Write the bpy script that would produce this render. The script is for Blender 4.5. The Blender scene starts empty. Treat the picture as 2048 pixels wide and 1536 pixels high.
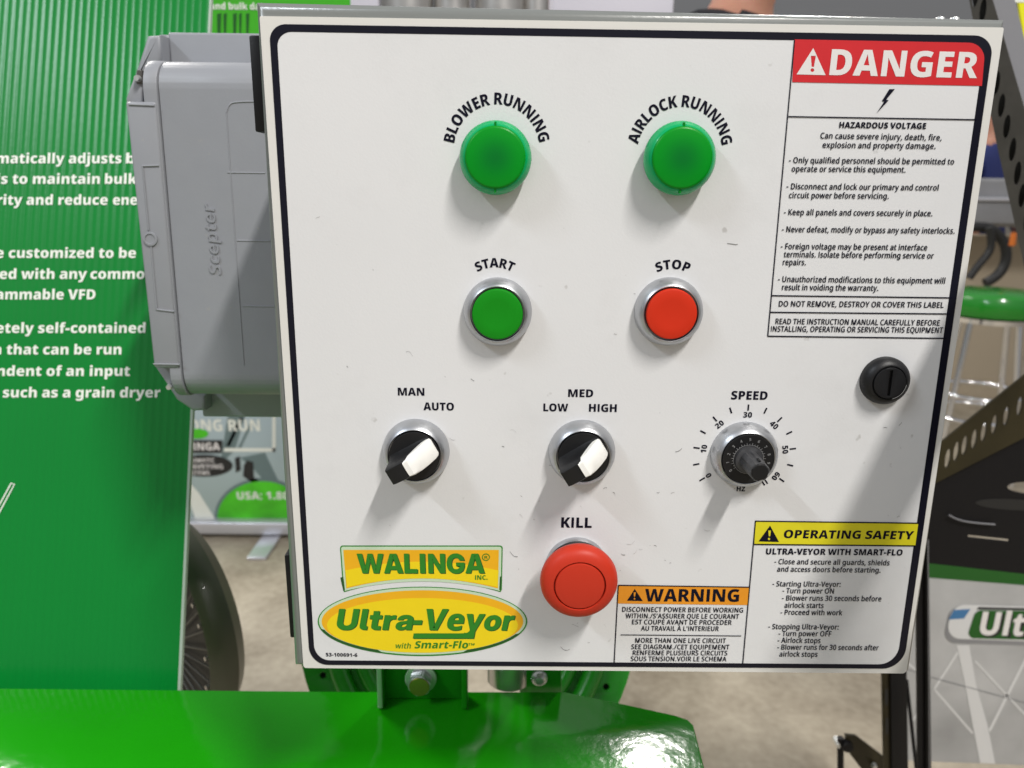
import bpy, bmesh, math, random
from mathutils import Vector, Matrix
random.seed(7)
S = bpy.context.scene
COL = S.collection
R = math.radians

# ------------------------------------------------------------------ camera
FPX = 1550.0
CAM_LOC = Vector((-0.04924232, -0.33819535, 1.23211139))
CAM_ROT = (1.32323126, -0.01057972, -0.00255706)
cd = bpy.data.cameras.new('camera')
cam = bpy.data.objects.new('camera', cd)
COL.objects.link(cam)
cam.location = CAM_LOC
cam.rotation_euler = CAM_ROT
cd.sensor_width = 36.0
cd.lens = FPX / 2048 * 36.0
cd.clip_start = 0.01
cd.clip_end = 200.0
cd.dof.use_dof = True
cd.dof.focus_distance = 0.345
cd.dof.aperture_fstop = 14.0
S.camera = cam
from mathutils import Euler
CR = Euler(CAM_ROT, 'XYZ').to_matrix()

# ------------------------------------------------------------------ light
S.view_settings.view_transform = 'Standard'
S.view_settings.look = 'None'
S.view_settings.gamma = 1
S.view_settings.exposure = 0.10
S.view_settings.use_curve_mapping = False

W = bpy.data.worlds.new('World')
S.world = W
W.use_nodes = True
nt = W.node_tree
bg = nt.nodes['Background']
tc = nt.nodes.new('ShaderNodeTexCoord')
sx = nt.nodes.new('ShaderNodeSeparateXYZ')
rp = nt.nodes.new('ShaderNodeValToRGB')
mp = nt.nodes.new('ShaderNodeMapRange')
mp.inputs[1].default_value = -1
mp.inputs[2].default_value = 1
nt.links.new(tc.outputs['Generated'], sx.inputs[0])
nt.links.new(sx.outputs['Z'], mp.inputs[0])
nt.links.new(mp.outputs[0], rp.inputs[0])
rp.color_ramp.elements[0].position = 0.30
rp.color_ramp.elements[0].color = (0.20, 0.19, 0.17, 1)
rp.color_ramp.elements[1].position = 0.80
rp.color_ramp.elements[1].color = (0.62, 0.63, 0.66, 1)
nt.links.new(rp.outputs[0], bg.inputs[0])
# ambient fill shaped here: brighter behind the viewer, dimmer beyond the machine
my = nt.nodes.new('ShaderNodeMapRange')
my.inputs[1].default_value = -0.7; my.inputs[2].default_value = 0.5
my.inputs[3].default_value = 0.78; my.inputs[4].default_value = 0.32
nt.links.new(sx.outputs['Y'], my.inputs[0])
nt.links.new(my.outputs[0], bg.inputs[1])

def lamp(name, direction, dist, size, power, color, shape='DISK', target=(0, 0, 1.15)):
    l = bpy.data.lights.new(name, 'AREA')
    l.shape = shape
    l.size = size
    l.energy = power
    l.color = color
    o = bpy.data.objects.new(name, l)
    COL.objects.link(o)
    d = Vector(direction).normalized()
    o.location = Vector(target) + d * dist
    o.rotation_euler = (-d).to_track_quat('-Z', 'Y').to_euler()
    return o
# the hall's strip lights, hung in rows that run towards the viewer
def strip(name, x, y0, y1, z, width, power, color, rot=0.0):
    l = bpy.data.lights.new(name, 'AREA')
    l.shape = 'RECTANGLE'
    l.size = width
    l.size_y = abs(y1 - y0)
    l.energy = power
    l.color = color
    o = bpy.data.objects.new(name, l)
    COL.objects.link(o)
    o.location = (x, (y0 + y1) / 2, z)
    o.rotation_euler = (0, rot, 0)
    return o
strip('hall_strip_light', 1.30, -1.5, -2.8, 4.4, 0.15, 192, (1.0, 0.965, 0.915))
strip('hall_strip_light', -3.3, -1.5, -2.9, 4.4, 0.15, 102, (0.84, 0.92, 1.0))
strip('hall_strip_light', -3.4, 2.6, 5.2, 4.4, 0.15, 260, (1.0, 0.97, 0.92))
lamp('hall_lamp', (0.315, 0.720, 0.615), 6.0, 0.32, 60, (1.0, 0.97, 0.92), target=(0.07, 0.12, 0.867))

# ------------------------------------------------------------------ projection helpers: a point of the photo at a known depth
def ray(px, py):
    return CR @ Vector(((px - 1024) / FPX, -(py - 768) / FPX, -1))
def at(px, py, Y=0.0):
    d = ray(px, py)
    return CAM_LOC + d * ((Y - CAM_LOC.y) / d.y)
def atz(px, py, Z):
    d = ray(px, py)
    return CAM_LOC + d * ((Z - CAM_LOC.z) / d.z)
class Plane:
    def __init__(s, o, u, v):
        s.o = Vector(o); s.u = Vector(u).normalized()
        v = Vector(v); s.v = (v - s.u * v.dot(s.u)).normalized()
        s.n = s.u.cross(s.v)
    def uv(s, px, py):
        d = ray(px, py)
        p = CAM_LOC + d * ((s.o - CAM_LOC).dot(s.n) / d.dot(s.n)) - s.o
        return (p.dot(s.u), p.dot(s.v))
    def xyz(s, u, v, w=0.0):
        return s.o + s.u * u + s.v * v + s.n * w
def vplane(Y):
    return Plane((0, Y, 0), (1, 0, 0), (0, 0, 1))
P0 = vplane(0.0)

# ------------------------------------------------------------------ materials
def mat(name, col, rough=0.5, metal=0.0, spec=0.5, coat=0.0, var=0.0, vscale=30.0, bump=0.0, bscale=200.0,
        rvar=0.0, emit=None, trans=0.0, sss=0.0, coatr=0.05):
    m = bpy.data.materials.new(name)
    m.use_nodes = True
    t = m.node_tree
    b = t.nodes['Principled BSDF']
    b.inputs['Base Color'].default_value = (*col, 1)
    b.inputs['Roughness'].default_value = rough
    b.inputs['Metallic'].default_value = metal
    b.inputs['Specular IOR Level'].default_value = spec
    b.inputs['Coat Weight'].default_value = coat
    b.inputs['Coat Roughness'].default_value = coatr
    b.inputs['Transmission Weight'].default_value = trans
    if sss:
        b.inputs['Subsurface Weight'].default_value = sss
        b.inputs['Subsurface Scale'].default_value = 0.006
        b.inputs['Subsurface Radius'].default_value = (0.3, 1.0, 0.5)
    co = t.nodes.new('ShaderNodeTexCoord')
    if var:
        n = t.nodes.new('ShaderNodeTexNoise')
        n.inputs['Scale'].default_value = vscale
        n.inputs['Detail'].default_value = 6
        t.links.new(co.outputs['Object'], n.inputs['Vector'])
        r = t.nodes.new('ShaderNodeMapRange')
        r.inputs[1].default_value = 0.3; r.inputs[2].default_value = 0.7
        r.inputs[3].default_value = 1 - var; r.inputs[4].default_value = 1 + var
        t.links.new(n.outputs['Fac'], r.inputs[0])
        x = t.nodes.new('ShaderNodeVectorMath'); x.operation = 'SCALE'
        x.inputs[0].default_value = col
        t.links.new(r.outputs[0], x.inputs['Scale'])
        t.links.new(x.outputs[0], b.inputs['Base Color'])
    if rvar:
        n = t.nodes.new('ShaderNodeTexNoise')
        n.inputs['Scale'].default_value = 25
        n.inputs['Detail'].default_value = 5
        t.links.new(co.outputs['Object'], n.inputs['Vector'])
        r = t.nodes.new('ShaderNodeMapRange')
        r.inputs[1].default_value = 0.3; r.inputs[2].default_value = 0.7
        r.inputs[3].default_value = max(0, rough - rvar); r.inputs[4].default_value = rough + rvar
        t.links.new(n.outputs['Fac'], r.inputs[0])
        t.links.new(r.outputs[0], b.inputs['Roughness'])
    if bump:
        n = t.nodes.new('ShaderNodeTexNoise')
        n.inputs['Scale'].default_value = bscale
        n.inputs['Detail'].default_value = 3
        t.links.new(co.outputs['Object'], n.inputs['Vector'])
        k = t.nodes.new('ShaderNodeBump')
        k.inputs['Strength'].default_value = 1.0
        k.inputs['Distance'].default_value = bump
        t.links.new(n.outputs['Fac'], k.inputs['Height'])
        t.links.new(k.outputs[0], b.inputs['Normal'])
        if coat:
            t.links.new(k.outputs[0], b.inputs['Coat Normal'])
    if emit:
        b.inputs['Emission Color'].default_value = (*emit, 1)
        b.inputs['Emission Strength'].default_value = 1.0
    return m

def grad(name, c0, c1, axis, a, b_, rough=0.4, bands=0):
    """a printed colour gradient between two places on the object"""
    m = mat(name, c0, rough)
    t = m.node_tree
    co = t.nodes.new('ShaderNodeTexCoord')
    s = t.nodes.new('ShaderNodeSeparateXYZ')
    t.links.new(co.outputs['Object'], s.inputs[0])
    r = t.nodes.new('ShaderNodeMapRange')
    r.inputs[1].default_value = a; r.inputs[2].default_value = b_
    t.links.new(s.outputs[axis], r.inputs[0])
    x = t.nodes.new('ShaderNodeMix'); x.data_type = 'RGBA'
    x.inputs[6].default_value = (*c0, 1); x.inputs[7].default_value = (*c1, 1)
    t.links.new(r.outputs[0], x.inputs[0])
    t.links.new(x.outputs[2], t.nodes['Principled BSDF'].inputs['Base Color'])
    return m

M = {}
M['decal'] = mat('decal_white', (0.735, 0.735, 0.74), 0.42, var=0.022, vscale=9, bump=0.00004, bscale=900, rvar=0.05)
M['decal_edge'] = mat('decal_cream', (0.73, 0.715, 0.675), 0.42, var=0.01)
M['ink'] = mat('black_ink', (0.006, 0.006, 0.014), 0.38, spec=0.25)
M['ink_text'] = mat('text_ink', (0.006, 0.006, 0.016), 0.5, spec=0.12)
M['white_ink'] = mat('white_ink', (0.78, 0.75, 0.73), 0.42)
M['red_ink'] = mat('red_ink', (0.62, 0.016, 0.022), 0.4, var=0.03, vscale=120)
M['orange_ink'] = mat('orange_ink', (0.80, 0.30, 0.012), 0.4, var=0.03, vscale=120)
M['yellow_ink'] = mat('yellow_ink', (0.74, 0.66, 0.015), 0.4, var=0.03, vscale=120)
M['grey_steel'] = mat('grey_enamel', (0.20, 0.21, 0.20), 0.30, spec=0.6, coat=0.3, bump=0.00006, bscale=500, coatr=0.15)
M['pvc'] = mat('grey_pvc', (0.29, 0.30, 0.325), 0.42, var=0.03, vscale=40, bump=0.00005, bscale=700, rvar=0.06)
M['pvc_text'] = mat('grey_pvc_embossing', (0.28, 0.29, 0.315), 0.45)
M['black_plastic'] = mat('black_plastic', (0.008, 0.008, 0.009), 0.42, spec=0.35, bump=0.00005, bscale=1200, rvar=0.08)
M['knob_grey'] = mat('worn_black_plastic', (0.045, 0.045, 0.048), 0.45, var=0.25, vscale=300)
M['dial_mark'] = mat('dial_marks', (0.30, 0.30, 0.30), 0.5)
M['silver'] = mat('satin_chrome', (0.50, 0.51, 0.53), 0.36, metal=0.97, bump=0.00002, bscale=1500)
M['gasket'] = mat('black_gasket', (0.01, 0.01, 0.01), 0.6)
M['lens'] = mat('green_lens', (0.0, 0.37, 0.115), 0.22, spec=0.35)  # paler than the face: light through the rim is put into the colour
M['lens_face'] = mat('green_lens_face', (0.0, 0.225, 0.016), 0.34, spec=0.2, bump=0.00003, bscale=1500)
M['lens_core'] = mat('green_lens_core', (0.0, 0.15, 0.022), 0.34, spec=0.4)
M['green_cap'] = mat('green_cap', (0.004, 0.25, 0.006), 0.45, spec=0.25, bump=0.00002, bscale=1500)
M['red_cap'] = mat('red_cap', (0.62, 0.028, 0.006), 0.45, spec=0.3, bump=0.00002, bscale=1500)
M['mushroom'] = mat('red_mushroom', (0.53, 0.033, 0.013), 0.45, spec=0.3, bump=0.00002, bscale=1500, rvar=0.05)
M['pointer'] = mat('white_plastic', (0.86, 0.85, 0.81), 0.35, var=0.03, vscale=150)
M['logo_green'] = mat('logo_green', (0.02, 0.22, 0.012), 0.4)
M['logo_dark'] = mat('logo_dark_green', (0.012, 0.085, 0.012), 0.4)
M['logo_pale'] = mat('logo_pale', (0.55, 0.70, 0.50), 0.4)
M['logo_yellow'] = mat('logo_yellow', (0.88, 0.66, 0.004), 0.4, var=0.02, vscale=80)
M['green_paint'] = mat('green_paint', (0.012, 0.33, 0.003), 0.13, spec=0.27, bump=0.00028, bscale=85, var=0.04, vscale=12)
M['green_paint_rough'] = mat('green_bracket_paint', (0.012, 0.26, 0.008), 0.28, coat=0.2, bump=0.0001, bscale=200)
M['coro'] = mat('green_corrugated_plastic', (0.002, 0.205, 0.028), 0.27, spec=0.28, bump=0.00006, bscale=350, var=0.03, vscale=8)
M['coro_edge'] = mat('pale_cut_edge', (0.42, 0.50, 0.42), 0.5)
M['print_white'] = mat('print_white', (0.80, 0.82, 0.74), 0.45)
M['zinc'] = mat('zinc', (0.68, 0.69, 0.68), 0.34, metal=0.75, rvar=0.1)
M['brass'] = mat('yellow_zinc', (0.38, 0.36, 0.08), 0.35, metal=0.85, bump=0.0001, bscale=400)
M['pipe'] = mat('galvanised_pipe', (0.58, 0.56, 0.54), 0.30, metal=0.85, var=0.15, vscale=30)
M['chrome'] = mat('chrome', (0.80, 0.80, 0.82), 0.12, metal=1.0)
M['olive'] = mat('olive_drum_paint', (0.085, 0.085, 0.058), 0.4, coat=0.1)
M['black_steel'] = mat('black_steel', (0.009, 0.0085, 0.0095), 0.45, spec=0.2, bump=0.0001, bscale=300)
M['grey_black_steel'] = mat('black_steel_lit', (0.22, 0.22, 0.235), 0.42, bump=0.0001, bscale=300)  # paler black_steel: the light on the brace is put into the colour
M['banner_silver'] = mat('silver_print', (0.42, 0.42, 0.42), 0.4, var=0.25, vscale=7, bump=0.0002, bscale=40)
M['banner_line'] = mat('pale_print_line', (0.68, 0.68, 0.68), 0.4)
M['banner_green'] = mat('dark_green_print', (0.008, 0.10, 0.008), 0.4)
M['blue_print'] = mat('blue_print', (0.05, 0.18, 0.38), 0.4)
M['floor'] = None
M['seat_green'] = mat('green_vinyl', (0.008, 0.24, 0.012), 0.22, coat=0.5)
M['white_box'] = mat('white_board', (0.66, 0.64, 0.72), 0.5)
M['flange_grey'] = mat('dark_steel_mottled', (0.075, 0.07, 0.063), 0.4, var=0.2, vscale=30)  # greyer steel tone, mottled by noise
M['filler'] = mat('beige_filler', (0.50, 0.42, 0.31), 0.7)
M['stub'] = M['pvc']
M['dark'] = mat('dark_rubber', (0.015, 0.015, 0.015), 0.5)
M['machine_grey'] = mat('machine_grey', (0.27, 0.27, 0.28), 0.4, var=0.15, vscale=4)
M['lime'] = mat('lime_print', (0.06, 0.48, 0.012), 0.4, var=0.35, vscale=9)
M['poster_green'] = mat('poster_green', (0.05, 0.42, 0.01), 0.4)
M['blue_cloth'] = mat('blue_cloth', (0.035, 0.05, 0.20), 0.8)
M['dark_cloth'] = mat('dark_cloth', (0.02, 0.02, 0.025), 0.85)
M['skin'] = mat('skin', (0.52, 0.26, 0.18), 0.5, sss=0.2)
M['hair'] = mat('dark_hair', (0.02, 0.014, 0.01), 0.6)
M['aluminium'] = mat('aluminium_rail', (0.62, 0.62, 0.66), 0.32, metal=0.6)
M['orange_plastic'] = mat('orange_plastic', (0.65, 0.16, 0.02), 0.4)
M['yellow_sign'] = mat('yellow_sign', (0.80, 0.78, 0.01), 0.4)

# ------------------------------------------------------------------ mesh helpers
def link(name, me, m, parent=None):
    o = bpy.data.objects.new(name, me)
    COL.objects.link(o)
    if m is not None:
        me.materials.append(M[m] if isinstance(m, str) else m)
    if parent is not None:
        o.parent = parent
        o.matrix_parent_inverse = parent.matrix_basis.inverted()
    return o
def thing(name, label, cat, loc=(0, 0, 0), group=None):
    o = bpy.data.objects.new(name, None)
    COL.objects.link(o)
    o.location = loc
    o.empty_display_size = 0.02
    tag(o, label, cat, group)
    return o
def tag(o, label, cat, group=None):
    o['label'] = label
    o['category'] = cat
    if group:
        o['group'] = group
    return o
def smooth(me, ang=35):
    for p in me.polygons:
        p.use_smooth = True
    me.set_sharp_from_angle(angle=R(ang))
def from_bm(bm, name, sm=35):
    me = bpy.data.meshes.new(name)
    bmesh.ops.recalc_face_normals(bm, faces=bm.faces[:])
    bm.to_mesh(me)
    bm.free()
    if sm:
        smooth(me, sm)
    return me
def box(name, x0, x1, y0, y1, z0, z1, m, parent=None, bev=0.0, seg=3, sm=35):
    bm = bmesh.new()
    vs = [bm.verts.new((x, y, z)) for x in (x0, x1) for y in (y0, y1) for z in (z0, z1)]
    for f in ((0, 1, 3, 2), (4, 6, 7, 5), (0, 4, 5, 1), (2, 3, 7, 6), (0, 2, 6, 4), (1, 5, 7, 3)):
        bm.faces.new([vs[i] for i in f])
    if bev:
        bmesh.ops.bevel(bm, geom=bm.edges[:], offset=bev, segments=seg, profile=0.5, affect='EDGES')
    return link(name, from_bm(bm, name, sm), m, parent)
def prism(name, pts0, pts1, m, parent=None, bev=0.0, seg=3, sm=35, front_only=False):
    """loft between two equal 3D outlines (front pts0, back pts1)"""
    bm = bmesh.new()
    a = [bm.verts.new(p) for p in pts0]
    b = [bm.verts.new(p) for p in pts1]
    n = len(a)
    f0 = bm.faces.new(a)
    bm.faces.new(list(reversed(b)))
    for i in range(n):
        bm.faces.new((a[i], b[i], b[(i + 1) % n], a[(i + 1) % n]))
    bmesh.ops.recalc_face_normals(bm, faces=bm.faces[:])
    if bev:
        ed = list(f0.edges) if front_only else bm.edges[:]
        bmesh.ops.bevel(bm, geom=ed, offset=bev, segments=seg, profile=0.5, affect='EDGES')
    return link(name, from_bm(bm, name, sm), m, parent)
def lathe(name, prof, c, m, parent=None, axis='-Y', n=72, sm=40, capped=True):
    """profile of (radius, height) turned about an axis through c"""
    ax = {'-Y': (Vector((1, 0, 0)), Vector((0, 0, 1)), Vector((0, -1, 0))),
          'Z': (Vector((1, 0, 0)), Vector((0, 1, 0)), Vector((0, 0, 1)))}[axis] if isinstance(axis, str) else axis
    c = Vector(c)
    bm = bmesh.new()
    rings = []
    for r, h in prof:
        if r < 1e-7:
            rings.append([bm.verts.new(c + ax[2] * h)])
        else:
            rings.append([bm.verts.new(c + ax[0] * r * math.cos(2 * math.pi * i / n) + ax[1] * r * math.sin(2 * math.pi * i / n) + ax[2] * h) for i in range(n)])
    for a, b in zip(rings, rings[1:]):
        for i in range(n):
            j = (i + 1) % n
            if len(a) == 1:
                bm.faces.new((a[0], b[i], b[j]))
            elif len(b) == 1:
                bm.faces.new((a[i], a[j], b[0]))
            else:
                bm.faces.new((a[i], a[j], b[j], b[i]))
    return link(name, from_bm(bm, name, sm), m, parent)
def tube(name, pts, r, m, parent=None, n=12, closed=False):
    c = bpy.data.curves.new(name, 'CURVE')
    c.dimensions = '3D'
    c.bevel_depth = r
    c.bevel_resolution = 4
    c.use_fill_caps = True
    s = c.splines.new('NURBS' if len(pts) > 2 else 'POLY')
    s.points.add(len(pts) - 1)
    for p, q in zip(s.points, pts):
        p.co = (*q, 1)
    if len(pts) > 2:
        s.order_u = 3
        s.use_endpoint_u = not closed
        s.use_cyclic_u = closed
        s.resolution_u = 12
    o = bpy.data.objects.new(name, c)
    COL.objects.link(o)
    me = bpy.data.meshes.new_from_object(o.evaluated_get(bpy.context.evaluated_depsgraph_get()))
    bpy.data.objects.remove(o)
    smooth(me, 60)
    return link(name, me, m, parent)

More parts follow.
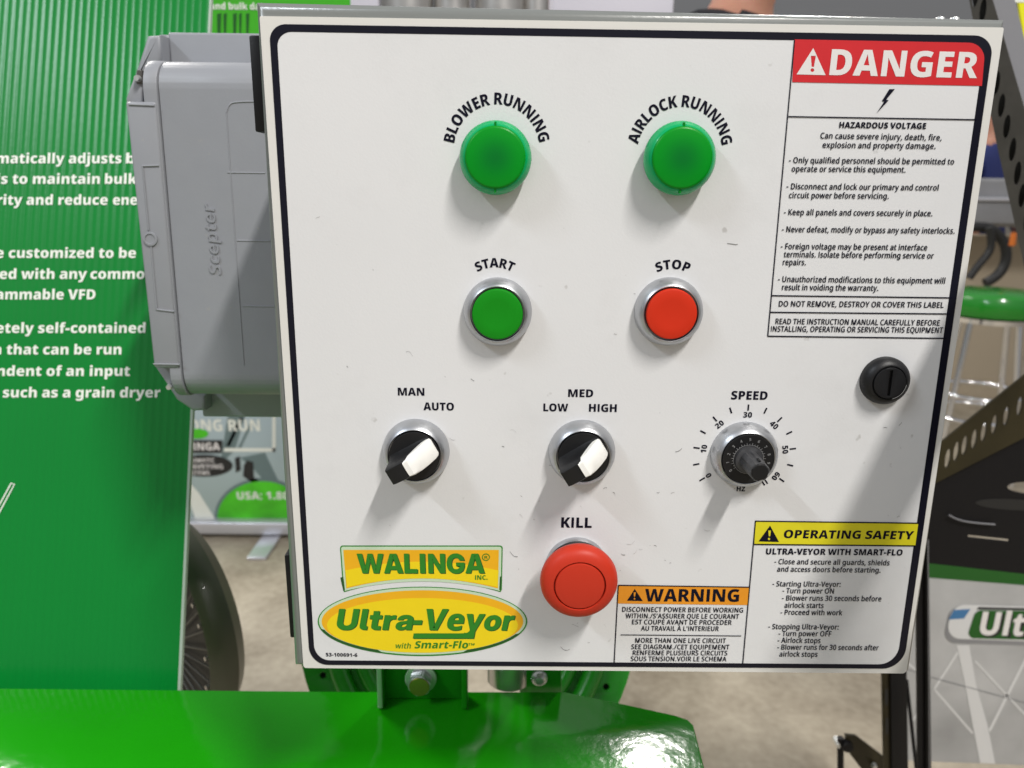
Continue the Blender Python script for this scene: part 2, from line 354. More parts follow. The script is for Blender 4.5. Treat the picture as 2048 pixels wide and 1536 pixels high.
# outlines of the letters used on the labels
GLYPHS_REGULAR = '''
A496|401,0 346,163 148,163 93,0 0,0 198,577 296,577 495,0|273,401 265,430 255,468 247,500 239,466 231,431 223,402 171,241 325,241
B497|234,575 298,571 350,560 390,542 419,515 436,479 442,433 439,400 430,372 415,348 395,328 371,314 342,305 342,301 373,293 401,280 425,261 443,236 454,204 458,165 452,117 434,76 406,43 368,20 321,5 265,0 70,0 70,575|243,335 294,341 327,357 344,385 350,422 343,458 322,483 287,497 235,502 159,502 159,335|159,264 159,73 253,73 305,80 339,100 358,131 364,172 362,198 353,220 338,239 316,252 286,261 247,264
C479|304,507 267,503 234,491 205,472 181,447 163,415 149,377 141,334 138,287 143,224 157,170 180,127 213,95 255,75 306,69 340,70 372,76 434,94 434,17 403,6 370,-2 335,-7 294,-8 242,-4 196,8 156,28 122,56 95,90 73,131 52,203 45,288 49,350 62,406 83,457 112,500 148,535 192,561 244,578 303,583 344,581 383,574 420,564 455,549 423,475 368,497 337,504
D551|506,295 498,206 472,132 447,92 415,59 377,33 308,8 226,0 70,0 70,575 240,575 317,567 383,543 419,518 450,487 474,449 498,379|413,292 408,356 392,409 366,449 331,477 287,494 233,500 159,500 159,76 221,76 280,82 328,100 365,130 392,172 407,226
E419|376,0 70,0 70,575 376,575 376,499 159,499 159,337 362,337 362,262 159,262 159,77 376,77
F397|159,0 70,0 70,575 375,575 375,499 159,499 159,314 362,314 362,238 159,238
G555|303,311 501,311 501,23 456,9 409,0 359,-6 305,-8 252,-4 205,8 164,28 128,55 99,89 75,130 53,203 45,288 53,372 78,444 103,484 135,519 174,546 218,567 269,579 327,583 372,581 415,574 455,563 492,548 461,474 430,487 397,498 361,504 325,507 269,500 223,480 186,447 159,404 143,350 138,287 142,226 157,173 181,129 215,96 261,75 319,68 372,72 414,80 414,235 303,235
H564|493,0 404,0 404,261 159,261 159,0 70,0 70,575 159,575 159,338 404,338 404,575 493,575
I228|72,0 72,575 156,575 156,0
J224|4,-159 -31,-157 -58,-150 -58,-76 -32,-81 -3,-84 17,-82 34,-75 48,-63 59,-45 66,-20 68,12 68,575 157,575 157,17 152,-40 138,-84 116,-118 85,-141 48,-155
K480|481,0 378,0 211,261 159,215 159,0 70,0 70,575 159,575 159,298 196,345 236,395 374,575 475,575 275,322
L403|70,0 70,575 159,575 159,77 383,77 383,0
M707|312,0 149,479 146,479 149,436 151,384 152,331 152,0 70,0 70,575 196,575 351,121 354,121 511,575 637,575 637,0 551,0 551,334 552,384 554,435 556,478 553,478 389,0
N590|519,0 411,0 149,458 145,458 148,413 151,362 152,311 152,0 70,0 70,575 178,575 440,121 443,121 441,163 438,214 437,264 437,575 519,575
O590|545,288 541,225 530,168 511,117 483,74 448,39 406,13 355,-3 296,-8 235,-3 184,13 141,39 106,74 79,118 60,168 49,226 45,289 52,374 73,446 94,487 122,520 156,548 196,568 243,580 296,584 349,580 395,567 435,547 483,502 518,443 538,371|139,288 143,224 155,170 177,127 207,95 247,75 295,69 345,75 384,95 414,126 435,170 447,224 452,288 447,353 435,406 414,450 385,482 345,501 296,507 247,501 207,481 177,450 155,406 143,353
P463|223,575 287,570 339,555 379,530 406,496 423,454 428,403 425,366 417,331 402,299 380,272 351,249 314,231 269,220 214,217 159,217 159,0 70,0 70,575|217,500 159,500 159,292 205,292 246,295 279,303 304,317 323,337 334,365 338,400 330,444 309,475 271,494
Q590|545,288 541,223 529,164 509,113 480,70 444,36 400,11 527,-137 410,-137 310,-7 302,-8 294,-8 234,-3 183,14 140,40 106,75 79,118 60,169 49,226 45,289 52,374 73,446 94,487 122,520 156,548 196,568 243,580 296,584 348,580 394,568 434,548 468,521 496,487 517,446 538,373|139,288 143,224 155,170 177,127 207,95 247,75 295,69 345,75 384,95 414,126 435,170 447,224 452,288 447,353 435,406 414,450 385,482 345,501 296,507 247,501 207,481 177,450 155,406 143,353
R481|223,575 287,570 339,557 379,534 407,502 424,461 430,410 426,371 415,338 399,311 378,289 352,271 324,256 474,0 372,0 245,232 159,232 159,0 70,0 70,575|220,501 159,501 159,304 224,304 274,311 310,330 331,362 338,406 335,437 326,460 310,478 287,491 257,498
S422|388,159 382,112 365,71 336,38 297,13 248,-3 191,-8 132,-5 81,5 37,21 37,105 72,91 110,79 152,72 192,69 225,71 251,79 272,92 287,108 296,128 299,151 296,174 288,194 274,211 252,227 181,260 140,279 106,300 79,325 59,354 47,389 43,431 49,475 66,512 94,543 130,565 174,579 225,583 269,581 309,574 346,563 379,550 352,475 289,498 257,504 224,506 196,504 173,497 155,486 143,471 135,453 132,433 135,409 143,389 157,373 179,357 247,325 289,305 324,284 352,260 372,232 384,199
T423|256,0 167,0 167,498 10,498 10,575 412,575 412,498 256,498
U555|490,203 484,144 466,92 437,50 395,18 342,-1 276,-8 213,-2 161,17 119,48 89,90 71,142 65,203 65,575 154,575 154,204 162,145 186,103 210,84 241,73 279,69 318,73 349,85 372,105 388,131 398,165 401,204 401,575 490,575
V471|471,575 283,0 187,0 0,575 95,575 204,220 217,177 227,134 235,95 243,134 254,177 266,221 376,575
W728|719,575 577,0 479,0 388,345 380,375 373,409 366,440 362,466 359,442 353,411 346,377 338,344 248,0 151,0 8,575 98,575 177,239 185,203 192,165 199,129 203,97 209,135 217,176 226,216 234,253 319,575 406,575 492,252 501,214 510,174 518,134 523,97 530,143 540,192 550,240 629,575
X460|457,0 357,0 229,231 99,0 3,0 178,298 15,575 113,575 231,363 349,575 445,575 282,296
Y442|221,310 347,575 442,575 265,223 265,0 176,0 176,220 0,575 96,575
Z431|405,0 27,0 27,63 292,498 35,498 35,575 398,575 398,511 133,77 405,77
a436|226,442 273,438 311,426 340,406 361,377 373,339 377,293 377,0 314,0 298,60 295,60 260,22 240,8 218,-1 191,-6 160,-8 125,-4 94,7 68,26 49,52 37,85 33,124 38,164 54,198 80,225 117,245 165,257 223,263 291,266 291,288 286,328 272,355 248,370 216,375 187,372 158,366 103,343 77,406 109,421 145,432 184,440|239,207 184,200 148,184 129,159 122,125 127,96 140,75 161,63 188,59 229,66 262,88 284,122 291,170 291,209
b473|148,461 147,416 144,378 148,378 169,404 196,424 229,438 270,442 317,436 356,417 389,385 413,341 428,286 433,218 428,150 413,94 389,49 356,18 316,-2 270,-8 229,-4 196,9 170,29 148,52 142,52 127,0 61,0 61,612 148,612|249,371 215,366 189,354 170,334 158,305 151,268 148,224 148,214 154,149 171,102 189,81 216,68 250,64 279,68 302,81 321,103 338,152 344,219 338,285 321,332 302,354 278,366
c373|230,-8 177,-2 130,16 92,46 63,89 46,145 40,215 46,286 65,343 94,387 134,418 181,437 236,443 268,441 299,436 326,428 350,418 324,348 281,363 236,369 203,365 177,352 156,330 141,301 132,262 129,216 132,170 141,133 156,103 176,82 202,70 234,65 264,67 292,73 341,93 341,19 318,7 292,-1 263,-6
d473|202,-8 156,-2 116,17 84,49 59,93 45,149 40,217 45,285 59,341 84,385 117,417 157,436 203,443 231,441 255,435 277,425 295,412 311,397 325,379 329,379 326,414 324,450 324,612 411,612 411,0 343,0 328,56 324,56 295,23 277,10 255,0 230,-6|224,63 258,67 284,79 303,98 321,141 327,202 327,218 321,284 305,332 285,353 258,366 223,370 195,366 171,352 153,330 135,281 129,216 135,150 153,102 171,81 195,68
e437|225,443 276,437 319,419 353,390 379,350 394,303 399,247 399,198 128,198 137,139 160,97 184,77 213,66 248,62 284,64 316,70 347,79 379,93 379,21 348,8 316,-1 281,-6 241,-8 184,-2 134,18 94,49 64,93 46,148 40,214 45,282 63,338 90,383 127,416 172,436|226,376 188,368 159,346 139,311 130,262 314,262 312,293 305,321 292,343 275,361 253,372
f272|263,367 166,367 166,0 79,0 79,367 12,367 12,410 80,436 80,457 83,508 94,548 113,578 139,599 172,612 213,616 260,612 301,600 279,536 253,543 222,546 197,541 180,526 169,499 166,460 166,435 263,435
g491|238,-171 191,-167 151,-158 117,-143 90,-123 69,-101 54,-75 127,-43 148,-68 163,-81 182,-91 207,-98 238,-101 268,-98 294,-90 317,-78 333,-59 343,-35 347,-6 347,78 339,78 330,63 318,47 301,32 280,18 251,10 216,7 184,9 153,17 125,30 100,49 78,72 60,101 47,135 39,174 37,217 39,261 47,301 60,336 78,366 100,391 125,411 153,425 184,434 217,437 253,434 282,424 304,409 320,393 333,376 342,361 348,361 348,431 434,431 434,-5 431,-41 423,-72 408,-99 389,-121 366,-139 338,-153 307,-163 274,-169|238,79 270,83 298,95 319,116 335,143 344,178 347,218 344,259 335,294 319,322 298,344 280,354 260,360 238,362 214,360 194,354 176,343 154,321 139,292 130,257 127,218 130,179 139,145 155,117 176,96 194,87 215,81
h477|148,453 147,411 143,377 149,377 163,397 180,413 200,426 222,435 246,441 272,442 315,438 352,426 380,404 401,374 414,335 418,285 418,0 332,0 332,270 327,314 313,346 289,364 253,370 218,366 191,353 171,331 158,302 151,264 148,218 148,0 61,0 61,612 148,612
i210|149,435 149,0 62,0 62,435|106,601 125,598 140,589 151,573 155,550 151,528 140,512 125,503 106,500 86,503 71,512 60,528 57,550 60,573 70,589 86,598
j210|25,-193 -9,-191 -37,-184 -37,-113 -14,-119 10,-121 31,-117 47,-107 58,-86 62,-54 62,435 148,435 148,-59 145,-97 135,-130 119,-157 95,-177 64,-189|56,550 60,573 70,589 86,598 106,601 125,598 140,589 151,573 154,550 151,528 140,512 125,503 106,500 86,503 70,512 60,528
k427|148,313 147,271 144,228 147,228 160,248 177,271 192,291 313,435 411,435 256,253 422,0 321,0 196,194 148,151 148,0 61,0 61,612 148,612
l210|148,0 61,0 61,612 148,612
m718|521,443 564,439 598,426 625,405 644,375 656,335 659,285 659,0 573,0 573,270 569,315 555,346 532,364 500,370 468,366 444,355 426,335 409,291 404,232 404,0 317,0 317,271 315,302 309,327 299,346 285,360 267,368 244,370 211,366 187,352 169,331 157,301 151,263 148,218 148,0 61,0 61,435 130,435 142,377 146,377 160,397 177,413 196,426 218,435 242,441 267,443 310,438 345,425 371,403 390,373 394,373 418,404 448,426 483,439
n477|273,443 316,439 352,426 381,405 402,375 414,335 418,285 418,0 332,0 332,270 327,314 313,345 289,364 253,370 218,366 190,353 171,332 154,284 148,218 148,0 61,0 61,435 130,435 142,376 146,376 161,396 179,413 200,426 222,435 247,441
o464|425,218 422,168 412,123 396,85 374,52 346,26 313,7 274,-4 231,-8 190,-4 153,7 120,26 93,52 70,85 53,123 43,168 40,218 45,285 62,340 90,384 129,416 176,436 233,443 287,436 333,417 372,385 401,341 419,285|129,218 131,173 140,134 153,103 174,81 200,67 233,62 265,67 291,81 311,103 325,134 333,173 336,218 333,264 325,302 311,332 291,354 265,367 232,372 199,368 173,354 153,332 135,284
p473|271,443 317,437 356,418 389,386 414,342 428,286 433,218 428,151 413,94 388,50 356,18 316,-2 270,-8 242,-6 217,0 195,10 177,23 148,54 144,54 147,19 148,-16 148,-193 61,-193 61,435 132,435 144,377 148,377 178,411 196,425 217,435 242,441|248,371 216,367 191,356 172,337 159,310 151,275 148,231 148,217 151,171 158,133 171,103 190,82 216,69 249,64 279,69 303,83 321,106 334,136 341,174 344,219 338,283 321,331 302,353 278,367
q473|325,-11 325,22 329,58 324,58 303,32 276,11 243,-3 201,-8 156,-2 117,17 84,49 59,93 45,148 40,216 45,285 60,341 85,385 118,417 157,436 203,443 245,438 278,425 305,404 326,377 330,377 340,435 411,435 411,-193 325,-193|225,63 258,67 284,78 303,97 316,124 324,159 327,201 327,217 321,285 304,333 285,354 258,367 223,371 194,367 170,353 152,330 135,280 129,215 135,150 153,102 171,81 195,68
r323|265,443 290,442 312,438 302,355 282,359 258,360 237,358 217,351 198,340 181,325 168,306 157,284 151,257 148,227 148,0 62,0 62,435 130,435 141,359 145,359 159,381 176,401 195,418 216,432 240,440
s367|334,122 329,84 315,52 291,26 259,7 218,-4 169,-8 130,-6 95,-1 65,7 37,18 37,96 66,83 99,72 134,64 168,61 205,65 230,76 245,93 250,116 248,130 242,143 231,154 214,166 155,193 91,226 68,245 50,267 40,293 36,325 41,360 55,389 79,412 129,435 193,443 230,441 264,435 297,425 328,412 300,347 246,367 218,373 191,375 160,372 138,363 124,348 119,329 121,315 128,303 140,292 158,281 216,254 280,221 303,203 320,181 331,155
t289|213,63 244,67 271,74 271,7 236,-4 191,-8 158,-5 129,4 104,21 85,46 73,81 69,127 69,367 14,367 14,408 73,438 102,531 156,531 156,435 267,435 267,367 156,367 156,131 160,101 171,80 189,68
u477|416,435 416,0 347,0 335,57 330,57 316,37 298,20 277,8 254,-1 230,-6 204,-8 160,-4 124,9 95,31 75,62 62,102 58,151 58,435 145,435 145,166 150,121 164,90 188,71 223,64 259,69 287,81 306,103 319,132 326,170 329,214 329,435
v402|153,0 1,435 92,435 173,180 183,148 192,112 199,81 202,81 208,110 218,144 228,177 310,435 401,435 248,0
w621|336,237 326,279 317,319 311,351 308,351 303,319 294,278 283,235 218,0 121,0 8,435 96,435 147,222 158,176 167,129 172,88 175,88 180,115 187,149 194,182 201,212 263,435 359,435 419,211 429,172 439,129 445,88 448,88 453,124 462,168 472,214 526,435 613,435 498,0 399,0
x414|153,223 18,435 116,435 208,282 299,435 396,435 261,222 403,0 306,0 207,163 108,0 12,0
y403|1,435 93,435 175,190 186,156 195,122 202,90 205,90 216,137 233,191 311,435 402,435 231,-54 214,-95 195,-129 172,-157 144,-177 111,-189 72,-193 41,-191 16,-187 16,-116 36,-120 60,-121 81,-119 99,-112 114,-101 126,-86 146,-44 162,1
z356|330,0 26,0 26,55 227,367 38,367 38,435 324,435 324,374 127,68 330,68
0438|402,288 400,222 392,164 379,113 361,71 335,37 304,12 265,-3 219,-8 162,0 116,25 81,67 56,125 41,199 36,288 40,376 54,449 78,507 113,549 143,568 178,580 219,584 275,575 321,549 357,507 382,449 397,375|124,288 126,220 133,164 145,121 163,91 187,72 219,66 250,72 274,90 292,121 305,164 312,220 314,288 312,356 305,411 292,454 274,485 250,503 219,509 187,503 163,485 145,454 133,411 126,356
1438|293,0 206,0 206,374 206,411 207,445 209,479 189,459 165,437 106,387 59,443 217,575 293,575
2438|399,0 33,0 33,66 173,219 241,297 264,329 280,360 289,390 292,424 286,460 268,486 241,502 206,508 173,505 142,494 113,478 83,454 36,513 85,549 113,563 142,574 175,581 211,583 260,578 301,564 335,541 360,511 375,474 381,431 377,387 364,346 344,308 317,270 242,186 143,81 143,77 399,77
3438|381,442 377,407 366,376 349,351 326,330 298,314 266,303 266,300 323,284 364,256 388,215 396,163 391,116 374,74 345,40 304,14 251,-3 185,-8 142,-6 104,-1 68,8 33,22 33,102 68,86 106,74 144,67 180,65 237,72 275,92 297,124 304,166 300,196 289,219 269,237 241,250 205,258 161,260 115,260 115,332 162,332 202,335 235,345 260,360 278,379 289,403 293,431 287,465 269,489 240,505 203,510 154,504 112,488 75,465 35,525 69,548 109,567 156,579 209,583 261,579 303,566 337,544 361,516 376,482
4438|424,125 349,125 349,0 264,0 264,125 16,125 16,196 262,578 349,578 349,199 424,199|264,362 264,394 265,424 267,451 267,474 264,474 249,441 232,411 96,199 264,199
5438|219,358 269,353 312,337 348,312 374,278 391,236 396,186 390,130 372,82 342,43 302,15 250,-2 188,-8 147,-6 109,0 75,9 46,22 46,102 77,87 112,75 150,68 185,65 220,69 250,78 274,95 292,117 303,146 307,180 299,225 277,259 238,279 184,286 137,282 95,274 57,298 77,575 359,575 359,497 152,497 140,350 174,356
6438|39,245 41,297 46,347 55,394 69,439 89,479 115,514 147,543 187,565 236,578 293,583 331,581 365,576 365,502 332,509 295,511 251,507 215,496 186,477 163,451 146,420 134,384 127,343 123,299 127,299 140,317 155,334 173,347 195,357 220,364 249,366 294,360 332,344 362,318 385,283 399,239 404,187 399,132 383,84 357,45 322,16 279,-2 228,-8 188,-4 152,7 120,27 92,55 70,90 53,134 42,185|226,65 263,73 293,95 312,132 318,186 312,232 295,267 267,288 228,296 199,292 174,282 154,266 140,246 130,224 127,201 133,153 141,130 152,109 166,91 183,77 203,68
7438|96,0 311,497 32,497 32,575 403,575 403,513 190,0
8438|219,583 266,579 306,567 340,548 366,520 382,486 387,445 383,414 373,386 358,361 337,339 312,320 284,303 316,285 344,264 369,241 388,215 400,185 404,149 398,105 382,66 355,35 319,12 274,-3 221,-8 165,-3 118,11 82,33 55,64 40,102 34,147 38,182 49,213 66,240 88,263 115,283 145,300 119,319 97,339 78,361 63,386 54,414 51,446 57,487 73,520 99,547 133,567 173,579|118,147 125,113 143,85 175,66 219,60 262,66 294,85 313,113 320,149 317,172 307,193 293,211 274,228 223,256 210,263 182,248 160,232 142,214 129,195 121,173|218,514 185,509 159,495 142,472 136,440 139,417 147,397 160,381 177,366 220,340 262,366 279,380 291,397 299,417 302,440 296,472 279,495 252,509
9438|400,330 397,263 388,200 372,143 348,92 314,51 269,19 213,-1 145,-8 108,-6 73,-1 73,73 105,66 142,64 187,68 224,80 254,100 277,126 293,157 305,194 312,233 316,276 311,276 299,257 283,241 265,228 244,218 218,211 189,209 145,215 107,231 76,257 54,292 40,336 35,388 40,444 57,491 83,530 118,559 162,577 213,583 252,579 288,567 320,548 347,520 370,484 386,441 397,389|214,510 176,502 147,480 128,442 121,389 127,343 144,308 171,286 211,279 240,283 265,293 285,310 300,330 309,352 312,375 306,421 299,444 289,465 275,483 258,497 237,507
.221|53,49 57,76 70,94 88,104 110,108 133,104 151,94 164,76 168,49 164,22 151,3 133,-7 110,-11 88,-7 70,3 57,22
,214|159,93 165,85 135,-8 96,-104 30,-104 53,-2 70,93
:213|51,48 55,75 67,93 85,103 106,107 128,103 146,93 158,76 162,48 158,22 146,4 128,-7 106,-10 85,-7 67,4 55,22|51,385 55,412 67,430 85,440 106,443 128,440 146,430 158,412 162,385 158,358 146,340 128,329 106,326 85,329 67,340 55,358
-252|27,177 27,255 225,255 225,177
/313|7,0 221,575 307,575 92,0
'190|66,367 50,575 140,575 125,367
'''
